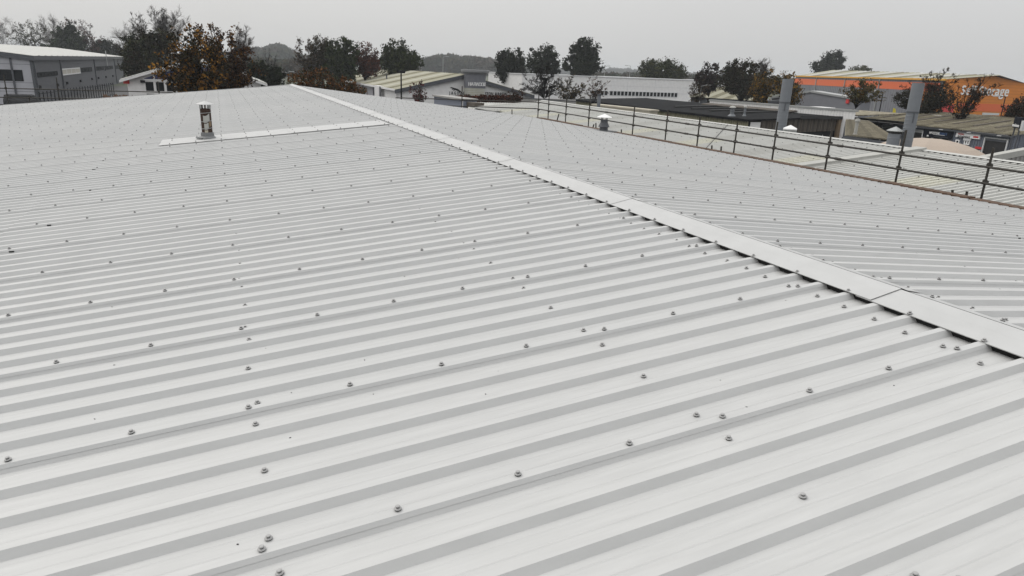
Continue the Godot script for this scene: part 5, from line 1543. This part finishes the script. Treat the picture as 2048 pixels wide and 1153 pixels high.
	tree("oak_tree", "broad dark green oak standing just behind the showroom roof", 140, 798, [[796, 108, 30, 25], [790, 128, 42, 22], [822, 126, 22, 20]], [C(0.028, 0.036, 0.014), C(0.02, 0.026, 0.012), C(0.036, 0.042, 0.016)], {"fill": 330, "limbs": 22, "branches": 9, "twigs": 5, "leaves": 6, "leaf": 0.26, "trunk": 0.5})
	tree("beech_hedge", "tall rust-brown beech hedge ending at the pale showroom wall", 72, 650, [[600, 164, 24, 22], [640, 162, 30, 24], [680, 172, 30, 18], [712, 184, 22, 14]], rust, {"fill": 200, "gap": 0.0, "limbs": 14, "branches": 8, "twigs": 4, "leaves": 6, "leaf": 0.13, "trunk": 0.12, "stems": 3, "fork": 0.4, "clump": 0.7})
	tree("berry_tree", "small sparse tree with scarlet leaves in front of the white showroom gable", 68, 838, [[836, 178, 20, 20], [838, 194, 16, 12]], [C(0.13, 0.03, 0.025), C(0.08, 0.03, 0.028), C(0.06, 0.028, 0.025)], {"bare": true, "limbs": 10, "branches": 7, "twigs": 4, "leaves": 1, "leaf": 0.1, "trunk": 0.1, "bark": "bark", "twig": 0.01, "group": ""})
	tree("russet_hedge", "clipped russet hedge under the showroom lettering", 84, 975, [[920, 200, 12, 6], [938, 200, 14, 6], [958, 200, 14, 6.5], [978, 200.5, 14, 6.5], [998, 201, 14, 6.5], [1018, 201, 14, 6.5], [1036, 201.5, 10, 6.5]], [C(0.06, 0.022, 0.016), C(0.035, 0.016, 0.012), C(0.09, 0.034, 0.02)], {"fill": 330, "limbs": 14, "branches": 8, "twigs": 4, "leaves": 7, "leaf": 0.14, "trunk": 0.1, "stems": 3, "clump": 0.8, "deep": 0.35})
	tree("low_tree", "small brown leafless tree touching the showroom's lower verge", 78, 1030, [[1034, 187, 20, 12]], [C(0.05, 0.028, 0.02)], {"bare": true, "limbs": 10, "branches": 8, "twigs": 5, "leaves": 1, "leaf": 0.1, "trunk": 0.1, "bark": "bark", "twig": 0.012})
	# dark trio
	tree("holm_oak", "round nearly black evergreen at the left of the dark trio", 160, 1022, [[1022, 128, 33, 28], [1022, 150, 30, 16]], dk2, {"fill": 330, "limbs": 26, "branches": 10, "twigs": 6, "leaves": 7, "leaf": 0.28, "trunk": 0.5})
	tree("holm_oak", "round dark evergreen in the middle of the dark trio behind the gnarled tree", 168, 1088, [[1088, 120, 33, 28], [1090, 144, 32, 14]], dk2, {"fill": 330, "limbs": 24, "branches": 10, "twigs": 6, "leaves": 6, "leaf": 0.28, "trunk": 0.5})
	tree("holm_oak", "tallest dark evergreen with a pointed ragged crown above the white office", 165, 1166, [[1168, 104, 28, 28], [1165, 132, 46, 20]], dk2, {"fill": 330, "limbs": 24, "branches": 10, "twigs": 5, "leaves": 6, "leaf": 0.3, "trunk": 0.5})
	tree("gnarled_tree", "gnarled bare tree with twisted limbs in front of the white office", 92, 1092, [[1090, 138, 26, 18], [1060, 168, 34, 20], [1112, 172, 28, 18]], [], {"bare": true, "limbs": 11, "branches": 11, "twigs": 8, "leaves": 0, "spurs": 2, "twig": 0.016, "trunk": 0.28, "bark": "bark", "gnarl": 0.25, "fork": 0.9})
	tree("bare_fruit_tree", "spreading bare tree with a few tan leaves left of the office windows", 90, 1138, [[1132, 172, 32, 24], [1160, 180, 26, 18]], [C(0.10, 0.075, 0.035)], {"bare": true, "limbs": 11, "branches": 8, "twigs": 6, "leaves": 1, "leaf": 0.1, "spurs": 1, "twig": 0.016, "trunk": 0.18, "bark": "bark_dark", "gnarl": 0.2})
	tree("bare_fruit_tree", "thin leafless tree crossing the left end of the office windows", 94, 1190, [[1184, 168, 22, 22], [1206, 180, 22, 18]], [C(0.10, 0.06, 0.035)], {"bare": true, "limbs": 8, "branches": 7, "twigs": 5, "leaves": 1, "leaf": 0.1, "twig": 0.014, "trunk": 0.15, "bark": "bark", "gnarl": 0.15})
	tree("mixed_tree", "weeping and green mixed tree above the right half of the white office", 185, 1332, [[1296, 140, 20, 20], [1330, 140, 32, 22], [1356, 146, 20, 14]], [C(0.05, 0.05, 0.022), C(0.03, 0.036, 0.016), C(0.024, 0.03, 0.014)], {"fill": 330, "limbs": 18, "branches": 9, "twigs": 5, "leaves": 5, "leaf": 0.28, "trunk": 0.4, "droop": -0.3})
	# right of centre
	tree("bare_birch", "pale bare tree hanging over the right end of the white office", 112, 1400, [[1396, 178, 26, 22]], [C(0.10, 0.07, 0.04)], {"bare": true, "limbs": 12, "branches": 9, "twigs": 6, "leaves": 1, "leaf": 0.1, "spurs": 1, "twig": 0.016, "trunk": 0.16, "bark": "bark", "droop": -0.4})
	tree("purple_tree", "purplish brown tree at the left of the big roadside clump", 125, 1425, [[1422, 152, 28, 26], [1404, 160, 18, 20]], [C(0.035, 0.022, 0.02), C(0.025, 0.02, 0.016)], {"limbs": 16, "branches": 8, "twigs": 5, "leaves": 4, "leaf": 0.2, "trunk": 0.3, "bark": "bark_dark", "bare": true})
	tree("dark_tree", "dark olive rounded tree, tallest of the big roadside clump", 120, 1490, [[1484, 146, 34, 28], [1458, 156, 24, 26], [1500, 172, 26, 22]], [C(0.024, 0.026, 0.015), C(0.034, 0.032, 0.018), C(0.03, 0.022, 0.014)], {"fill": 330, "limbs": 16, "branches": 9, "twigs": 5, "leaves": 5, "leaf": 0.2, "trunk": 0.35, "bark": "bark_dark"})
	tree("bare_poplar", "bare twiggy crown rising behind the dark roadside tree", 140, 1530, [[1522, 138, 22, 22]], [], bare)
	tree("golden_tree", "golden brown tree beside the left duct stack", 105, 1528, [[1530, 166, 26, 26], [1520, 188, 24, 20]], gold, {"fill": 230, "gap": 0.0, "limbs": 14, "branches": 8, "twigs": 4, "leaves": 4, "leaf": 0.16, "trunk": 0.25, "bark": "bark_dark"})
	tree("golden_tree", "orange tipped upright tree partly hidden by the left duct stack", 103, 1576, [[1574, 168, 28, 24], [1586, 192, 20, 22]], gold, {"fill": 230, "gap": 0.0, "limbs": 14, "branches": 8, "twigs": 4, "leaves": 4, "leaf": 0.16, "trunk": 0.25, "bark": "bark_dark", "rise": 0.6})
	tree("cedar_tree", "lone dark layered cedar behind the storage roof", 290, 1660, [[1668, 118, 24, 14], [1652, 136, 34, 12]], dk2, {"fill": 330, "limbs": 20, "branches": 9, "twigs": 5, "leaves": 6, "leaf": 0.45, "trunk": 0.6})
	tree("dark_shrub", "small rounded olive treetop just above the storage roof", 300, 1720, [[1720, 143, 20, 9]], olive, {"fill": 330, "limbs": 14, "branches": 8, "twigs": 4, "leaves": 5, "leaf": 0.4, "trunk": 0.3})
	tree("street_tree", "round crowned green brown street tree in front of the grey storage wall", 92, 1722, [[1712, 184, 32, 18], [1746, 186, 30, 18], [1728, 172, 30, 16]], [C(0.085, 0.07, 0.026), C(0.05, 0.05, 0.02), C(0.11, 0.065, 0.022)], {"fill": 110, "gap": 0.05, "limbs": 9, "branches": 8, "twigs": 5, "leaves": 3, "leaf": 0.11, "trunk": 0.24, "stems": 2, "bark": "bark_dark", "fork": 0.85, "twig": 0.01})
	tree("ragged_tree", "ragged half bare tree behind the right duct stack", 98, 1862, [[1852, 172, 56, 30], [1880, 154, 42, 20]], [C(0.05, 0.036, 0.02)], {"bare": true, "limbs": 12, "branches": 9, "twigs": 7, "leaves": 1, "leaf": 0.09, "spurs": 1, "twig": 0.014, "trunk": 0.25, "bark": "bark_dark", "rise": 0.6, "fork": 0.5})
	tree("dark_shrub", "dark leafy lower growth around the right duct stack", 96, 1850, [[1812, 196, 24, 18], [1865, 206, 36, 24], [1890, 196, 22, 18]], [C(0.028, 0.024, 0.016), C(0.02, 0.02, 0.013)], {"fill": 330, "limbs": 14, "branches": 8, "twigs": 4, "leaves": 4, "leaf": 0.12, "trunk": 0.15, "stems": 3, "bark": "bark_dark"})
	tree("brown_street_tree", "brown wind-swept tree in front of the orange storage front", 90, 1938, [[1945, 182, 50, 32], [1922, 208, 34, 24], [1972, 168, 28, 20]], [C(0.06, 0.036, 0.018), C(0.04, 0.028, 0.016)], {"bare": true, "limbs": 9, "branches": 8, "twigs": 6, "leaves": 1, "leaf": 0.09, "spurs": 1, "twig": 0.013, "trunk": 0.2, "bark": "bark_dark", "stems": 2, "fork": 0.7, "rise": 0.6})
	tree("dark_tree", "dark spreading tree at the right edge before the storage front", 92, 2050, [[2040, 222, 34, 16], [2056, 206, 24, 18]], [C(0.03, 0.026, 0.016), C(0.022, 0.02, 0.014), C(0.06, 0.03, 0.02)], {"fill": 330, "limbs": 14, "branches": 9, "twigs": 5, "leaves": 5, "leaf": 0.12, "trunk": 0.22, "bark": "bark_dark"})

# ---------------------------------------------------------------- land
func land():
	struct("ground", box_mesh(Vector3(0, -0.5, -1400), Vector3(6000, 1.0, 6000)), M.ground)
	struct("yard", box_mesh(Vector3(10, -0.05, -80), Vector3(260, 0.108, 260)), M.asphalt)
	# wooded rises: [px, py of the skyline, distance]
	var rises := [
		["wooded_hill", 950, [[430, 122], [470, 108], [500, 98], [530, 100], [545, 93], [565, 92], [580, 104], [600, 118], [640, 128], [700, 132]]],
		["wooded_hill", 850, [[770, 136], [835, 134], [850, 126], [865, 118], [885, 113.5], [905, 114], [925, 120], [945, 117], [965, 119], [985, 124], [1010, 132], [1060, 140]]],
		["far_ridge", 1900, [[60, 96], [250, 104], [500, 112], [700, 122], [900, 130], [1050, 137], [1180, 139], [1230, 138], [1300, 140], [1400, 148], [1700, 160], [2100, 180]]],
		["near_woodland", 460, [[-80, 92], [60, 100], [250, 108], [420, 116], [560, 122], [640, 130]]],
		["near_woodland", 520, [[1190, 150], [1240, 152], [1300, 150], [1400, 154], [1560, 158], [1700, 162], [1900, 175], [2100, 182]]]]
	var sb := st0()
	tv = PackedVector3Array(); tn = PackedVector3Array(); tc_ = PackedColorArray()
	for k in 110:
		var dir := Vector3(rng.randf_range(-1, 1), rng.randf_range(-0.3, 1), rng.randf_range(-1, 1)).normalized()
		leaf(dir * rng.randf_range(0.75, 1.02), 0.3, Color(1, 1, 1) * rng.randf_range(0.6, 1.3))
	var blob := tri_mesh(tv, tn, tc_)
	for r in rises:
		var s := st0()
		var d: float = r[1]
		var pts: Array = r[2]
		var crest := []
		for i in pts.size() - 1:
			for j in 6:
				var u := j / 6.0
				crest.append(pt_d(lerpf(pts[i][0], pts[i + 1][0], u), lerpf(pts[i][1], pts[i + 1][1], u) + d * 0.0, d))
		var th := 5.5 if d < 600.0 else 10.5
		for i in crest.size():
			crest[i].y = maxf(crest[i].y - th, 0.5)
		for i in crest.size() - 1:
			var a: Vector3 = crest[i]
			var b: Vector3 = crest[i + 1]
			var fa := flat(a) * 0.72
			var fb := flat(b) * 0.72
			var ba := flat(a) * 1.35
			var bb := flat(b) * 1.35
			quad(s, fa, fb, b, a)
			quad(s, a, b, bb, ba)
		struct(r[0], fin(s), M.hill)
		var mm := MultiMesh.new()
		mm.transform_format = MultiMesh.TRANSFORM_3D
		mm.use_colors = true
		mm.mesh = blob
		var cnt := int(crest.size() * 24)
		mm.instance_count = cnt
		for i in cnt:
			var u := rng.randf() * (crest.size() - 1.001)
			var c: Vector3 = crest[int(u)].lerp(crest[int(u) + 1], u - int(u))
			var back := rng.randf()
			var p: Vector3 = (flat(c) * 0.72).lerp(c, 1.0 - back * 0.75)
			var sz := rng.randf_range(2.2, 4.0) if d < 600.0 else rng.randf_range(4.0, 7.5)
			var tr := Transform3D(Basis(Vector3.UP, rng.randf() * TAU).scaled(Vector3(sz, sz * rng.randf_range(0.9, 1.3), sz)), p + Vector3(0, sz * 0.7, 0))
			mm.set_instance_transform(i, tr)
			var base: Color = [C(0.035, 0.042, 0.02), C(0.05, 0.045, 0.024), C(0.06, 0.045, 0.03), C(0.028, 0.034, 0.018)][rng.randi() % 4]
			mm.set_instance_color(i, base * rng.randf_range(0.8, 1.2))
		var mi := MultiMeshInstance3D.new()
		mi.name = numbered("distant_woodland")
		mi.multimesh = mm
		mi.material_override = M.leaf
		add_child(mi)
		tag(mi, "hazy distant woodland covering the rising ground", "woodland", "", "stuff")

func more_materials():
	mk("off_roof", C(0.41, 0.41, 0.39), 0.7, "soft", Vector3(0.2, 0.2, 0.2))
	mk("nb_a", C(0.44, 0.442, 0.425), 0.6, "soft", Vector3(0.5, 0.5, 0.5))
	mk("nb_b", C(0.40, 0.40, 0.38), 0.6, "fine", Vector3(0.5, 0.5, 0.5))
	mk("cream_b", C(0.30, 0.285, 0.215), 0.9, "moss", Vector3(0.25, 0.25, 0.25))
	mk("cream_c", C(0.42, 0.41, 0.34), 0.9, "soft", Vector3(0.3, 0.3, 0.3))
	mk("tower", C(0.13, 0.135, 0.155), 0.6, "soft", Vector3(0.3, 0.3, 0.3))
	mk("tower_rim", C(0.22, 0.225, 0.235), 0.6)
	mk("glass_block", C(0.30, 0.29, 0.20), 0.3)
	mk("shed_blue", C(0.17, 0.19, 0.24), 0.7, "soft", Vector3(0.3, 0.3, 0.3))
	mk("fence_grey", C(0.29, 0.285, 0.275), 0.8, "soft", Vector3(0.5, 0.5, 0.5))
	mk("board_b", C(0.06, 0.05, 0.042), 0.9, "board", Vector3(3.0, 0.35, 3.0))
	mk("cream_wall", C(0.42, 0.39, 0.32), 0.9, "soft", Vector3(0.4, 0.4, 0.4))
	mk("moss_b", C(0.26, 0.235, 0.185), 0.95, "moss", Vector3(0.16, 0.16, 0.16))
	mk("moss_c", C(0.40, 0.37, 0.30), 0.95, "moss", Vector3(0.13, 0.13, 0.13))
	mk("orange_d", C(0.36, 0.11, 0.008), 0.7)

func _ready():
	rng.seed = 20241
	camera_and_light()
	materials()
	more_materials()
	land()
	warehouse()
	neighbour()
	grey_unit()
	gable_hall()
	showroom()
	office()
	black_hall()
	rust_shed()
	garages()
	storage()
	woods()
	flue()
	scaffolds()
	left_yard()
	right_front()
	lamps()
	print("built")
